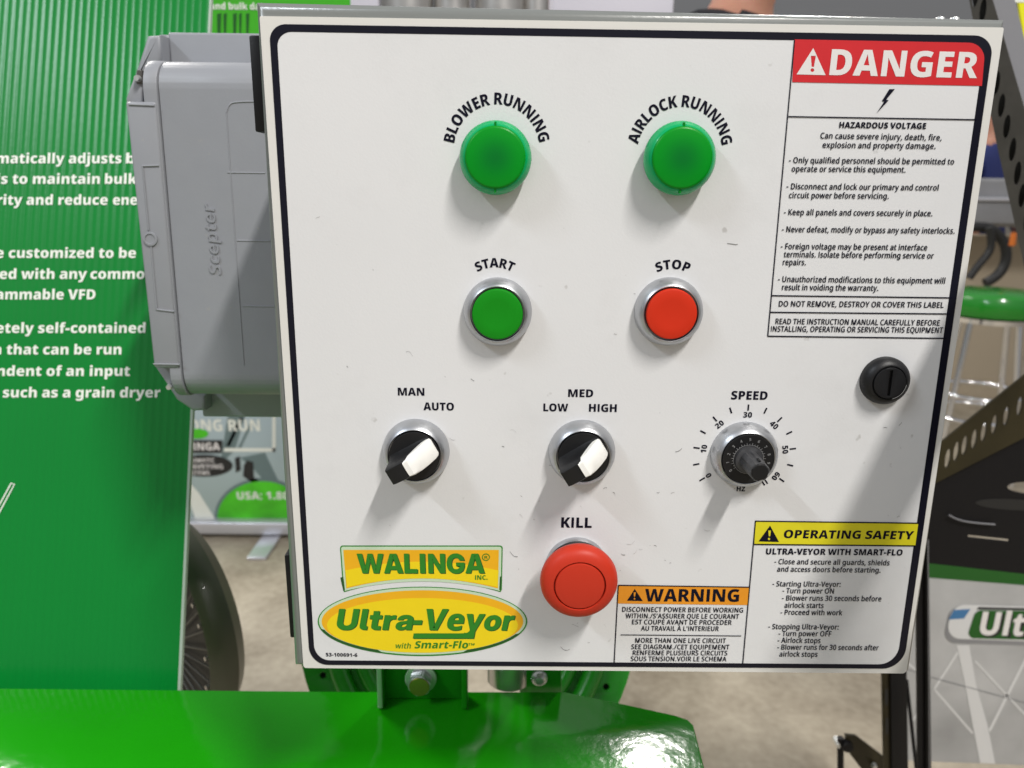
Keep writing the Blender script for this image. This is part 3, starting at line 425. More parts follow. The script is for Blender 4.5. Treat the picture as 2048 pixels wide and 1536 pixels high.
GLYPHS_BOLD = '''
A565|409,0 376,117 190,117 157,0 0,0 188,577 375,577 565,0|316,343 306,384 293,438 282,484 273,439 260,387 250,343 220,236 346,236
B532|256,575 328,571 386,559 429,539 458,511 476,475 481,432 478,398 468,369 453,345 434,327 413,314 390,305 390,301 415,293 439,281 461,264 478,240 490,208 494,168 487,119 468,78 436,44 394,20 342,5 280,0 63,0 63,575|259,351 294,355 317,368 330,387 334,411 329,435 315,451 290,462 255,465 206,465 206,351|206,245 206,112 267,112 304,117 328,131 341,152 345,180 343,197 338,212 328,225 312,236 291,242 263,245
C510|313,465 286,462 261,452 240,437 222,417 208,391 197,360 191,325 189,285 192,233 203,190 221,155 247,131 280,115 321,110 357,113 392,120 462,145 462,23 425,9 387,-1 347,-6 304,-8 248,-4 198,8 156,29 120,56 91,91 69,132 48,204 41,286 46,349 59,406 81,456 112,500 150,535 197,561 252,578 314,583 356,581 400,574 443,561 486,544 442,430 380,455 348,462
D580|538,299 534,236 522,181 502,133 474,92 440,59 399,33 327,8 242,0 63,0 63,575 255,575 339,567 409,543 447,519 480,488 505,450 530,381|390,294 386,345 374,386 356,418 330,440 296,454 255,458 206,458 206,118 244,118 290,123 326,138 354,162 374,196 386,239
E435|396,0 63,0 63,575 396,575 396,459 206,459 206,356 382,356 382,240 206,240 206,118 396,118
F424|204,0 63,0 63,575 394,575 394,459 204,459 204,336 380,336 380,220 204,220
G584|292,332 530,332 530,26 483,12 430,1 373,-6 314,-8 236,0 170,25 132,50 101,83 75,124 50,198 41,289 50,373 75,445 102,486 135,520 176,547 223,567 277,579 338,583 389,581 437,573 481,562 519,547 473,434 442,447 409,457 375,463 338,465 291,459 253,441 225,413 205,377 193,334 189,285 193,234 205,191 224,156 251,131 285,116 327,111 363,113 394,118 394,220 292,220
H603|540,0 396,0 396,239 207,239 207,0 63,0 63,575 207,575 207,358 396,358 396,575 540,575
I262|64,0 64,575 198,575 198,0
K536|537,0 375,0 253,226 207,196 207,0 63,0 63,575 207,575 207,321 232,360 259,399 381,575 539,575 356,318
L452|63,0 63,575 206,575 206,117 425,117 425,0
M761|311,0 186,423 183,423 186,379 189,322 191,262 191,0 63,0 63,575 255,575 380,164 383,164 506,575 698,575 698,0 566,0 566,265 566,322 569,378 571,422 568,422 444,0
N651|589,0 403,0 187,410 184,410 187,365 190,312 191,264 191,0 63,0 63,575 247,575 463,170 466,170 463,214 461,265 460,311 460,575 589,575
O627|585,288 581,224 569,167 549,116 520,73 483,38 436,13 380,-3 313,-8 248,-3 192,13 145,38 107,73 78,116 57,167 45,225 41,289 49,373 70,445 93,486 123,520 160,548 204,568 255,580 314,584 373,580 425,568 469,547 505,520 535,486 557,445 578,372|192,288 195,237 204,194 221,159 244,134 275,118 313,112 353,118 384,133 407,159 422,194 432,237 435,288 428,362 407,418 384,444 354,460 314,465 275,460 244,444 221,418 204,383 195,340
P498|253,575 319,570 373,554 414,528 444,492 461,447 467,394 465,356 456,319 441,285 419,255 390,230 353,211 307,199 251,195 206,195 206,0 63,0 63,575|249,458 206,458 206,313 239,313 262,314 282,320 299,330 312,345 321,365 324,390 319,418 305,440 282,454
R530|244,575 314,570 371,556 415,532 447,499 466,457 472,406 469,372 460,341 446,314 426,290 402,269 374,251 537,0 374,0 253,213 206,213 206,0 63,0 63,575|242,465 206,465 206,322 241,322 276,327 303,340 321,363 327,399 325,419 318,435 307,448 290,457 269,463
S453|426,172 420,126 402,83 372,46 330,17 275,-2 207,-8 141,-5 86,7 35,27 35,157 79,137 124,123 168,113 209,110 232,112 250,117 264,124 274,134 280,146 282,159 279,175 272,188 258,199 239,211 177,241 137,261 104,283 76,308 56,337 44,373 39,417 46,467 66,508 97,541 139,564 190,578 248,583 299,580 345,571 387,558 424,543 380,430 310,457 276,464 245,467 225,465 209,461 197,454 188,446 183,435 182,424 184,409 192,396 206,384 226,372 293,340 332,320 365,299 391,275 410,247 422,213
T463|303,0 160,0 160,456 18,456 18,575 445,575 445,456 303,456
U595|535,223 529,157 509,100 476,54 429,20 369,-1 295,-8 225,-1 166,18 120,51 86,97 66,153 59,220 59,575 203,575 203,230 209,177 227,141 257,119 298,112 328,116 352,125 370,141 382,164 390,194 392,231 392,575 535,575
V540|540,575 353,0 186,0 0,575 160,575 242,274 253,232 263,181 270,139 276,181 286,231 297,273 380,575
W810|799,575 659,0 491,0 430,264 425,290 417,328 410,369 405,402 401,369 393,328 386,290 380,263 319,0 152,0 11,575 150,575 214,282 221,250 229,209 237,166 242,130 250,182 261,241 272,295 282,338 339,575 472,575 527,338 537,295 548,240 559,181 567,130 574,179 585,236 594,281 659,575
Y515|257,353 360,575 515,575 329,224 329,0 185,0 185,220 0,575 156,575
Z478|456,0 24,0 24,91 274,458 30,458 30,575 450,575 450,484 200,117 456,117
a486|261,452 311,447 354,433 388,411 414,379 429,340 434,293 434,0 336,0 308,59 305,59 287,38 268,21 247,8 223,-1 195,-6 162,-8 125,-4 93,8 67,28 46,55 33,91 29,134 35,177 51,212 78,240 115,259 163,272 220,278 293,281 293,290 289,318 277,336 259,346 235,350 208,347 177,341 114,317 74,412 113,429 157,441 206,449|255,199 217,194 192,183 178,165 173,141 176,120 186,105 201,97 220,94 249,99 272,113 288,136 293,165 293,200
b506|195,472 194,427 190,386 195,386 215,412 241,433 273,447 314,452 357,445 395,426 427,393 452,348 466,291 471,223 466,154 451,96 427,51 394,18 355,-2 310,-8 269,-4 238,8 215,26 195,45 187,45 164,0 54,0 54,612 195,612|263,339 242,337 225,328 211,314 202,295 197,269 195,237 195,217 199,169 211,134 232,113 265,107 292,114 311,136 323,173 327,224 323,274 312,310 292,332
c420|250,-8 188,-2 136,16 93,47 61,91 41,148 34,220 42,292 63,351 98,395 143,427 198,445 260,452 299,450 335,443 369,433 400,419 358,313 309,332 285,337 261,339 237,336 217,326 200,310 188,287 181,257 178,220 181,184 188,155 201,133 217,118 237,109 261,106 293,108 325,116 356,128 386,143 386,29 358,14 326,2 291,-6
d506|192,-8 149,-2 111,18 79,51 54,96 39,153 34,221 39,291 54,348 79,393 112,426 151,445 196,452 224,450 248,443 268,433 286,420 313,387 317,387 312,432 310,485 310,612 452,612 452,0 345,0 316,56 310,56 283,23 265,11 245,1 220,-6|247,105 281,111 303,130 316,162 321,208 321,221 317,271 305,307 282,329 246,337 218,330 196,308 182,271 178,220 182,168 196,133 219,112
e482|246,452 305,446 355,429 395,400 424,361 443,311 449,249 449,184 177,184 185,148 204,119 235,101 278,95 317,97 352,103 386,113 422,128 422,24 388,10 353,0 311,-6 261,-8 198,-2 143,16 98,47 63,91 42,148 34,219 41,291 61,349 93,394 135,426 187,445|251,353 224,348 202,334 187,310 180,275 319,275 317,296 311,315 302,331 288,343 271,351
f319|312,337 217,337 217,0 76,0 76,337 16,337 16,407 79,443 79,452 82,504 94,546 114,577 142,599 179,612 226,616 286,611 341,596 310,502 285,508 255,511 238,507 226,498 220,482 217,458 217,444 312,444
g506|195,452 236,447 269,434 295,414 316,388 320,388 331,444 452,444 452,2 446,-57 428,-105 396,-143 352,-171 294,-188 223,-193 174,-192 131,-187 92,-179 55,-167 55,-48 93,-63 130,-73 170,-80 216,-82 257,-77 287,-63 305,-40 311,-8 311,1 312,27 315,57 311,57 292,31 266,10 234,-3 193,-8 149,-2 110,18 78,51 54,96 39,153 34,221 39,290 54,347 79,392 112,425 150,445|246,341 226,337 209,327 195,310 186,286 180,256 178,219 183,167 196,131 217,110 248,103 267,104 282,109 294,117 304,128 312,142 317,160 321,205 321,224 319,259 314,288 305,311 291,327 272,337
h524|195,512 193,437 189,388 196,388 211,409 228,425 247,437 268,445 292,450 317,452 360,447 397,435 428,413 452,382 467,341 472,289 472,0 330,0 330,248 326,288 316,316 299,333 273,339 247,335 227,323 212,303 203,276 197,241 195,200 195,0 54,0 54,612 195,612
i251|196,444 196,0 55,0 55,444|126,621 155,618 179,607 196,588 202,555 196,524 179,505 155,494 126,491 96,494 72,505 56,524 50,555 56,588 72,607 96,618
j250|39,-193 -2,-191 -40,-184 -40,-72 -17,-78 7,-80 25,-76 40,-66 50,-46 54,-14 54,444 195,444 195,-40 192,-80 180,-116 160,-147 130,-172 90,-188|50,555 55,588 71,607 96,618 125,621 154,618 179,607 195,588 201,555 195,524 179,505 154,494 125,491 96,494 72,505 55,524
k508|196,361 194,304 188,247 191,247 205,269 222,294 238,315 340,444 498,444 344,255 508,0 346,0 245,165 196,127 196,0 54,0 54,612 196,612
l249|195,0 54,0 54,612 195,612
m783|579,452 625,447 663,435 692,413 714,382 727,341 731,289 731,0 590,0 590,247 586,290 576,318 558,334 533,339 510,335 492,324 479,306 467,266 463,212 463,0 322,0 322,247 320,277 316,300 308,317 298,329 284,337 267,339 242,335 223,323 210,303 202,275 197,241 195,199 195,0 54,0 54,444 161,444 182,388 186,388 200,406 216,422 236,434 260,444 287,450 317,452 361,448 396,435 424,415 446,389 451,389 475,416 505,435 540,448
n524|319,452 362,447 399,434 430,413 453,382 467,341 472,289 472,0 331,0 331,248 327,287 317,316 299,333 273,339 246,335 225,323 211,303 199,260 195,199 195,0 54,0 54,444 161,444 180,385 186,385 201,405 220,421 240,434 264,444 290,450
o501|466,223 462,171 451,126 433,86 409,53 378,27 341,8 298,-4 249,-8 204,-4 162,8 126,27 94,53 69,86 50,125 38,171 34,223 41,290 60,347 92,392 135,425 188,445 252,452 311,445 362,425 405,392 438,348 459,291|178,223 180,186 185,155 195,131 209,113 227,102 251,99 274,102 292,113 306,131 315,155 320,186 322,223 320,260 315,290 305,314 292,331 274,341 250,345 218,337 195,314 183,276
p506|313,452 359,445 398,425 429,393 453,348 467,291 471,223 466,154 450,96 426,51 393,18 354,-2 310,-8 281,-6 257,0 237,9 221,20 195,46 191,46 194,11 195,-28 195,-193 54,-193 54,444 169,444 189,387 195,387 223,420 240,433 261,443 285,450|262,340 240,337 223,328 211,314 203,294 198,268 195,236 195,222 197,188 201,159 210,136 222,120 240,110 263,107 283,110 299,119 311,135 320,157 326,187 327,224 323,277 311,312 290,333
r365|310,452 336,450 356,447 343,312 323,316 293,317 260,313 243,308 228,299 215,286 204,270 198,248 195,221 195,0 54,0 54,444 160,444 182,372 188,372 202,393 219,412 239,428 261,441 285,449
s404|372,135 367,95 353,60 329,31 294,10 247,-4 189,-8 107,-3 71,5 34,17 34,133 74,117 115,106 153,99 183,97 208,99 225,104 235,113 238,125 236,135 230,143 202,161 144,185 110,201 83,219 61,238 46,262 37,289 34,323 39,362 55,394 82,419 139,443 211,452 252,449 291,442 329,431 368,415 329,321 266,345 236,351 212,354 193,352 180,348 171,340 168,331 170,322 175,314 202,299 258,274 293,258 321,241 344,221 359,198 369,170
t353|259,105 295,109 330,119 330,15 280,-1 250,-6 214,-8 174,-5 140,6 112,24 91,52 77,92 73,144 73,337 19,337 19,396 85,441 123,534 215,534 215,444 324,444 324,337 215,337 215,152 218,132 226,117 240,108
u524|470,444 470,0 363,0 345,56 337,56 322,35 303,19 281,7 257,-2 232,-6 205,-8 164,-4 127,9 96,31 72,62 58,103 53,155 53,444 194,444 194,196 198,157 208,128 225,111 251,105 278,109 299,121 313,141 322,168 327,202 329,243 329,444
v473|165,0 0,444 148,444 223,185 227,170 231,149 234,128 236,128 239,148 243,168 247,184 325,444 473,444 308,0
w708|378,201 368,247 359,296 354,331 352,331 346,295 337,246 326,197 278,0 128,0 9,444 149,444 187,268 195,223 203,171 208,123 210,123 214,158 221,198 228,235 233,259 277,444 433,444 474,257 483,216 492,168 497,123 500,123 505,171 512,223 521,268 562,444 699,444 579,0 426,0
y472|0,444 149,444 224,194 229,176 233,156 235,135 238,135 244,167 252,194 327,444 472,444 299,-32 278,-81 254,-121 225,-153 190,-175 149,-189 98,-193 63,-191 36,-187 36,-75 57,-78 83,-79 105,-77 123,-70 137,-58 149,-43 167,-6 171,5
z396|375,0 20,0 20,82 206,335 31,335 31,444 367,444 367,355 188,109 375,109
0464|434,287 431,222 423,164 410,113 389,71 362,37 327,12 284,-3 232,-8 188,-4 150,8 117,27 78,70 51,128 35,201 30,287 34,374 49,447 75,505 113,548 146,568 186,579 232,583 275,579 313,568 346,548 385,506 412,447 429,374|172,287 177,188 184,153 195,128 211,113 232,108 253,112 268,127 279,152 286,187 291,287 286,387 279,422 268,447 253,463 232,468 211,463 195,447 184,422 177,387
1464|356,0 211,0 211,300 211,331 212,375 213,418 194,397 176,380 113,326 37,417 227,575 356,575
2464|431,0 26,0 26,96 164,240 232,314 253,341 266,364 274,385 276,408 272,432 259,449 239,459 216,462 188,459 160,447 131,429 99,402 21,494 75,538 106,556 141,571 183,580 231,583 285,578 330,563 367,539 395,507 412,469 418,426 414,381 401,340 379,301 349,262 262,174 208,123 208,119 431,119
3464|412,448 408,411 396,379 376,353 351,331 321,315 289,303 289,300 349,286 393,258 413,233 425,201 429,164 423,119 404,77 372,42 328,15 269,-2 195,-8 146,-6 104,0 66,10 28,23 28,144 66,127 104,115 142,108 176,106 225,110 256,124 272,145 278,172 275,193 267,210 252,223 229,232 196,238 153,240 115,240 115,349 153,349 193,351 223,358 246,368 261,381 270,398 273,416 268,439 254,455 233,464 205,467 180,465 157,460 117,445 89,429 29,525 67,548 110,566 162,579 226,583 280,579 326,567 363,547 390,520 407,487
4464|451,114 386,114 386,0 245,0 245,114 14,114 14,221 252,575 386,575 386,222 451,222|245,305 246,329 246,357 248,382 248,394 245,394 230,365 214,337 138,222 245,222
5464|253,374 299,368 341,352 376,326 403,290 420,245 426,191 419,132 400,82 369,43 325,15 268,-2 198,-8 152,-6 110,0 72,10 39,23 39,142 72,129 110,117 150,109 187,106 215,108 238,115 256,126 270,142 278,162 281,186 275,218 256,242 225,257 182,262 139,258 102,248 49,276 70,575 388,575 388,454 192,454 184,366 212,371
6464|29,243 31,293 36,342 46,390 62,435 83,476 112,511 150,541 196,564 252,578 320,583 361,581 401,577 401,463 365,469 319,471 278,468 245,460 218,446 197,428 181,406 170,379 163,348 159,314 164,314 190,348 206,361 226,372 250,378 278,380 324,375 363,359 395,332 418,296 432,250 437,195 431,136 413,86 384,46 345,16 297,-2 240,-8 197,-4 157,7 121,26 90,53 64,89 45,132 33,184|237,107 262,112 281,127 294,154 298,192 294,224 284,249 265,264 239,269 219,267 203,259 190,248 180,234 174,218 172,201 176,167 188,137 197,125 208,115 221,109
7464|84,0 283,455 31,455 31,575 435,575 435,488 233,0
8464|233,583 285,579 330,568 368,548 396,521 414,486 419,443 416,411 407,383 392,358 372,337 348,319 321,303 376,266 400,243 419,217 432,187 436,152 431,108 414,69 386,37 346,13 295,-3 232,-8 168,-3 117,12 78,36 50,67 33,106 28,151 31,187 41,218 58,243 79,265 104,284 133,300 88,338 70,360 57,385 48,413 45,444 51,486 69,521 98,548 136,567 181,579|160,156 165,132 178,113 201,101 230,96 263,100 286,112 300,130 304,153 302,171 294,187 268,214 239,233 229,239 193,217 179,204 169,190 162,174|232,478 212,475 195,466 183,451 179,431 181,418 186,405 205,383 231,365 257,382 277,403 283,416 285,431 281,451 269,466 252,475
9464|435,325 431,253 419,189 398,132 369,83 329,44 279,16 217,-2 144,-8 104,-7 65,-3 65,111 99,106 137,104 181,107 217,116 245,129 267,148 283,171 294,198 301,228 304,261 300,261 274,227 258,214 237,203 213,197 183,195 139,200 100,216 69,243 46,280 31,326 27,381 33,440 51,489 80,529 119,559 168,577 225,583 267,579 307,568 343,548 374,521 399,485 419,440 431,387|228,468 202,463 182,447 170,421 166,382 170,350 181,326 200,310 226,305 245,308 261,316 274,327 284,342 290,358 292,374 288,407 277,437 268,450 257,460 244,466
.238|39,64 45,98 61,121 87,134 120,138 152,134 177,120 193,97 199,64 193,31 176,8 151,-5 120,-10 87,-5 61,8 45,31
-259|20,158 20,274 239,274 239,158
'''
GLYPHS_BLACK = '''
W811|154,0 1,575 163,575 214,336 231,255 246,174 260,93 226,93 242,174 258,255 276,336 332,575 479,575 535,336 553,255 569,174 585,93 551,93 565,174 580,255 597,336 648,575 810,575 657,0 492,0 423,278 407,354 384,460 427,460 405,354 388,278 319,0
A593|1,0 196,575 396,575 593,0 425,0 353,238 315,373 276,517 317,517 278,373 238,238 164,0|141,103 141,219 453,219 453,103
L451|34,0 34,575 184,575 184,127 435,127 435,0
I280|60,0 60,575 220,575 220,0
N581|34,0 34,575 188,575 339,331 362,292 391,240 420,186 402,145 399,214 398,288 397,345 397,575 547,575 547,0 393,0 253,225 225,272 188,336 149,410 178,420 182,341 183,272 184,225 184,0
G584|298,-9 244,-5 195,7 150,27 111,55 79,89 53,130 33,177 22,230 18,287 22,347 34,401 54,449 82,489 115,523 154,550 198,569 245,580 295,584 345,581 392,570 435,552 473,528 505,498 530,462 543,436 552,408 556,378 404,378 399,395 392,410 383,423 371,434 357,443 340,449 322,453 301,454 274,452 250,445 229,435 211,419 196,401 184,378 173,336 169,287 173,238 184,197 196,174 211,155 230,140 251,129 276,123 303,121 336,124 363,132 385,146 401,164 411,186 415,212 446,209 305,209 305,317 561,317 561,237 557,189 546,146 528,107 503,73 472,45 435,21 394,4 348,-6
U557|279,-9 231,-6 188,2 149,17 115,37 87,62 64,92 47,125 37,163 34,203 34,575 179,575 179,216 182,189 192,165 207,145 227,130 251,121 279,117 306,121 330,130 350,145 365,165 375,188 378,216 378,575 523,575 523,203 520,162 510,125 493,91 470,62 442,37 408,17 369,2 326,-6
l237|184,0 137,3 99,13 71,29 51,52 39,83 35,122 35,575 179,575 179,135 181,123 186,114 196,108 209,107 217,107 226,107 226,0 205,0
t320|304,408 304,298 7,298 7,408|77,519 220,519 220,143 222,127 228,117 239,112 257,110 283,110 304,110 304,0 271,0 224,0 178,3 140,13 112,28 92,51 81,81 77,118
r320|35,0 35,408 174,408 174,335 175,335 184,359 196,378 210,392 228,401 249,406 275,408 295,408 313,408 313,291 289,292 258,292 236,289 216,281 201,268 189,250 181,228 179,202 179,0
a455|160,-7 121,-4 88,6 60,23 39,46 29,65 23,88 21,113 24,145 33,171 47,193 67,210 90,223 117,232 146,239 178,243 236,249 255,254 268,260 275,268 277,278 277,280 276,290 271,299 263,306 253,311 241,314 226,315 210,314 197,310 186,304 177,296 172,286 169,274 37,274 41,303 50,328 63,351 80,371 102,387 128,400 158,409 193,415 231,417 274,414 312,407 344,395 371,379 392,359 407,334 416,306 420,273 420,0 279,0 279,57 278,57 264,36 248,20 230,8 209,-1 186,-6|205,84 224,86 241,92 257,101 268,113 276,128 279,146 279,180 266,176 251,172 233,168 212,164 196,161 182,156 171,150 163,142 158,132 156,121 157,110 162,101 170,94 179,89 191,85
V584|196,0 1,575 165,575 239,337 279,200 318,58 274,58 312,200 350,337 420,575 583,575 393,0
e498|254,453 314,448 366,431 408,403 438,363 458,312 464,250 464,181 189,181 197,150 215,124 246,107 287,101 327,103 363,110 398,120 435,135 435,25 401,10 364,0 321,-6 268,-8 204,-2 148,16 101,46 64,90 41,148 34,220 41,293 62,352 95,397 139,428 192,447|259,349 234,344 214,332 199,310 192,278 325,278 323,297 317,314 308,328 295,339 279,346
y491|-1,445 161,445 237,190 240,176 243,159 244,142 247,142 252,170 257,189 334,445 491,445 315,-28 293,-78 268,-119 238,-152 201,-175 157,-189 103,-193 67,-191 40,-187 40,-66 62,-69 88,-71 111,-68 129,-60 144,-48 155,-33 173,2 175,6
o475|237,-9 196,-6 158,2 123,17 93,37 67,61 46,91 31,125 22,162 19,204 22,245 31,283 46,316 67,346 93,370 123,390 158,405 196,414 237,417 279,414 317,405 352,390 382,370 407,346 428,316 443,283 453,245 456,204 453,162 443,125 428,91 407,61 382,37 352,17 317,2 279,-6|237,104 257,107 275,115 290,129 301,149 308,174 310,204 308,234 301,259 290,278 275,292 257,301 237,304 218,301 200,292 185,278 174,259 167,234 164,204 167,174 174,149 185,129 200,115 218,107
-509|388,276 388,166 121,166 121,276
.212|106,-7 86,-5 68,3 52,15 40,31 32,49 30,69 32,89 40,107 52,123 68,136 86,143 106,146 126,143 144,136 160,123 173,107 180,89 183,69 180,49 173,31 160,15 144,3 126,-5
C576|296,-9 245,-5 198,6 154,26 115,52 82,86 54,127 34,174 22,227 18,287 22,347 34,401 54,449 82,489 115,523 154,550 198,569 245,580 296,584 347,580 395,568 438,549 475,523 506,491 531,453 549,410 559,362 408,362 403,382 395,401 384,417 371,430 356,440 339,448 319,453 298,454 272,452 248,445 228,434 210,419 195,400 184,377 172,336 169,287 172,239 184,198 195,175 210,156 228,141 248,130 272,123 298,121 319,122 339,127 356,134 371,145 384,158 394,174 403,192 408,212 559,212 549,165 531,121 506,83 475,51 438,26 395,6 347,-5
O590|295,-9 245,-5 198,6 154,26 115,52 82,86 54,127 34,174 22,227 18,287 22,347 34,401 54,449 82,489 115,523 154,550 198,569 245,580 295,584 345,580 392,569 436,550 475,523 508,489 535,449 556,401 568,347 572,287 568,227 556,174 535,126 508,86 475,52 436,25 392,6 345,-5|295,121 320,123 343,130 363,140 380,156 395,175 406,197 417,238 421,287 417,336 406,377 395,400 380,419 363,435 343,445 320,452 295,454 270,452 248,445 227,435 210,419 196,400 184,377 173,336 169,287 173,238 184,197 196,175 210,156 227,140 248,130 270,123
'''
# ------------------------------------------------------------------ flat shapes and lettering
def fill2d(conts):
    c = bpy.data.curves.new('f', 'CURVE')
    c.dimensions = '2D'
    c.fill_mode = 'FRONT'
    for pts in conts:
        s = c.splines.new('POLY')
        s.points.add(len(pts) - 1)
        for p, q in zip(s.points, pts):
            p.co = (q[0], q[1], 0, 1)
        s.use_cyclic_u = True
    o = bpy.data.objects.new('f', c)
    COL.objects.link(o)
    me = bpy.data.meshes.new_from_object(o.evaluated_get(bpy.context.evaluated_depsgraph_get()))
    bpy.data.objects.remove(o)
    bpy.data.curves.remove(c)
    v = [(p.co.x, p.co.y) for p in me.vertices]
    f = [tuple(p.vertices) for p in me.polygons]
    bpy.data.meshes.remove(me)
    return v, f
def load_glyphs(txt):
    g = {}
    for l in txt.strip('\n').split('\n'):
        p = l[1:].split('|')
        g[l[0]] = (int(p[0]), [[tuple(int(k) for k in q.split(',')) for q in c.split(' ')] for c in p[1:] if c])
    return g
G_REG, G_BOLD, G_BLACK = load_glyphs(GLYPHS_REGULAR), load_glyphs(GLYPHS_BOLD), load_glyphs(GLYPHS_BLACK)
G_REG['É'] = (G_REG['E'][0], G_REG['E'][1] + [[(190, 625), (260, 760), (350, 760), (245, 625)]])
G_REG['À'] = (G_REG['A'][0], G_REG['A'][1] + [[(300, 625), (200, 625), (120, 760), (215, 760)]])
CAP = 575.0
def area2(p):
    return sum(p[i][0] * p[(i + 1) % len(p)][1] - p[(i + 1) % len(p)][0] * p[i][1] for i in range(len(p)))
def embolden(conts, d):
    if not conts or not d:
        return conts
    big = max(conts, key=lambda p: abs(area2(p)))
    sg = -1 if area2(big) > 0 else 1
    out = []
    for p in conts:
        n = len(p); q = []
        for i in range(n):
            a, b, c = Vector(p[i - 1]), Vector(p[i]), Vector(p[(i + 1) % n])
            e1 = (b - a); e2 = (c - b)
            if e1.length < 1e-6 or e2.length < 1e-6:
                q.append(tuple(b)); continue
            e1.normalize(); e2.normalize()
            n1 = Vector((-e1.y, e1.x)); n2 = Vector((-e2.y, e2.x))
            mm = n1 + n2
            k = mm.length
            if k < 0.35:
                q.append(tuple(b + n1 * d * sg)); continue
            mm /= k
            q.append(tuple(b + mm * sg * d / max(0.5, mm.dot(n1))))
        out.append(q)
    return out
GC = {}
def glyph(ch, bold):
    k = (ch, bold)
    if k not in GC:
        if ch == ' ':
            GC[k] = (200, ([], []), [])
            return GC[k]
        ex = 0
        if bold >= 40 and ch in G_BLACK:
            adv, cs = G_BLACK[ch]
        elif bold >= 13 and ch in G_BOLD:
            adv, cs = G_BOLD[ch]
        else:
            adv, cs = G_REG[ch]
            ex = min(bold, 12) * 0.8
            cs = embolden(cs, ex)
        if bold >= 40 and ch in 'tA':     # its two strokes overlap: the second lies a hair higher
            a, c_ = fill2d(cs[:1]), fill2d(cs[1:])
            n = len(a[0])
            vf = ([(x, y, 0.0) for x, y in a[0]] + [(x, y, 0.00002) for x, y in c_[0]], a[1] + [tuple(i + n for i in f) for f in c_[1]])
        else:
            vf = fill2d(cs)
        GC[k] = (adv + ex * 1.7, vf, cs)
    return GC[k]
def extent(s, bold, track=0.0):
    x = 0; lo = None; hi = 0
    for ch in s:
        adv, (v, f), cs = glyph(ch, bold)
        if v:
            a = min(q[0] for q in v); b = max(q[0] for q in v)
            lo = x + a if lo is None else lo
            hi = x + b
        x += adv + track
    return lo or 0, hi

class Ink:
    """collects flat print on one plane; becomes one mesh"""
    def __init__(s, plane=P0, lift=0.0002):
        s.p = plane; s.w = lift; s.v = []; s.f = []
    def add(s, vf, fn=lambda u, v: (u, v)):
        b = len(s.v)
        s.v += [tuple(fn(q[0], q[1])) + ((q[2],) if len(q) > 2 else (0.0,)) for q in vf[0]]
        s.f += [tuple(i + b for i in f) for f in vf[1]]
        return s
    def poly(s, *conts):           # outlines in photo pixels
        return s.add(fill2d([[s.p.uv(*q) for q in c] for c in conts]))
    def polym(s, *conts):          # outlines in metres on the plane
        return s.add(fill2d(conts))
    def line(s, a, b, w):          # a stroke between two pixels, w in pixels wide
        d = Vector((b[0] - a[0], b[1] - a[1])); n = Vector((-d.y, d.x)).normalized() * w / 2
        return s.poly([(a[0] + n.x, a[1] + n.y), (b[0] + n.x, b[1] + n.y), (b[0] - n.x, b[1] - n.y), (a[0] - n.x, a[1] - n.y)])
    def text(s, t, a, b, cap, bold=6, shear=0.0, track=0.0):
        """t set so that its ink runs from pixel a to pixel b along the baseline, cap = capital height in pixels"""
        A = Vector(s.p.uv(*a)); B = Vector(s.p.uv(*b))
        C = Vector(s.p.uv(a[0], a[1] - cap))
        h = (C - A).length / CAP
        lo, hi = extent(t, bold, track)
        d = (B - A); k = d.length / (hi - lo); d.normalize()
        n = Vector((-d.y, d.x))
        x = -lo
        for ch in t:
            adv, vf, cs = glyph(ch, bold)
            s.add(vf, lambda u, v, x=x: tuple(A + d * ((x + u) * k + shear * v * h) + n * (v * h)))
            x += adv + track
        return s
    def text_at(s, t, c, h, rot=0.0, bold=10, sxk=1.0):
        """t centred on c (metres on the plane), cap height h metres"""
        k = h / CAP
        lo, hi = extent(t, bold)
        ca, sa = math.cos(rot), math.sin(rot)
        x = -(lo + hi) / 2
        for ch in t:
            adv, vf, cs = glyph(ch, bold)
            def fn(u, v, x=x):
                X = (x + u) * k * sxk; Y = (v - CAP / 2) * k
                return (c[0] + X * ca - Y * sa, c[1] + X * sa + Y * ca)
            s.add(vf, fn)
            x += adv
        return s
    def arc(s, t, c, r, a0, a1, h, bold=22):
        """t along a circle about c (metres), baseline radius r, from angle a0 to a1 (degrees, clockwise from the top)"""
        k = h / CAP
        lo, hi = extent(t, bold)
        x = -lo
        for ch in t:
            adv, vf, cs = glyph(ch, bold)
            if vf[0]:
                m = (min(q[0] for q in vf[0]) + max(q[0] for q in vf[0])) / 2
                th = R(a0 + (a1 - a0) * (x + m) / (hi - lo))
                kx = R(a1 - a0) * (r + h * 0.35) / (hi - lo)
                kx = min(kx, k * 1.05)
                ct, st = math.cos(th), math.sin(th)
                def fn(u, v):
                    X = (u - m) * kx; Y = r + v * k
                    return (c[0] + X * ct + Y * st, c[1] - X * st + Y * ct)
                s.add(vf, fn)
            x += adv
        return s
    def build(s, name, m, parent=None):
        me = bpy.data.meshes.new(name)
        me.from_pydata([s.p.xyz(u, v, s.w + w) for u, v, w in s.v], [], s.f)
        me.update()
        # every face looks along the plane's normal
        n = s.p.n
        bm = bmesh.new(); bm.from_mesh(me)
        for f in bm.faces:
            f.normal_update()
            if f.normal.dot(n) < 0:
                f.normal_flip()
        bm.to_mesh(me); bm.free()
        return link(name, me, m, parent)
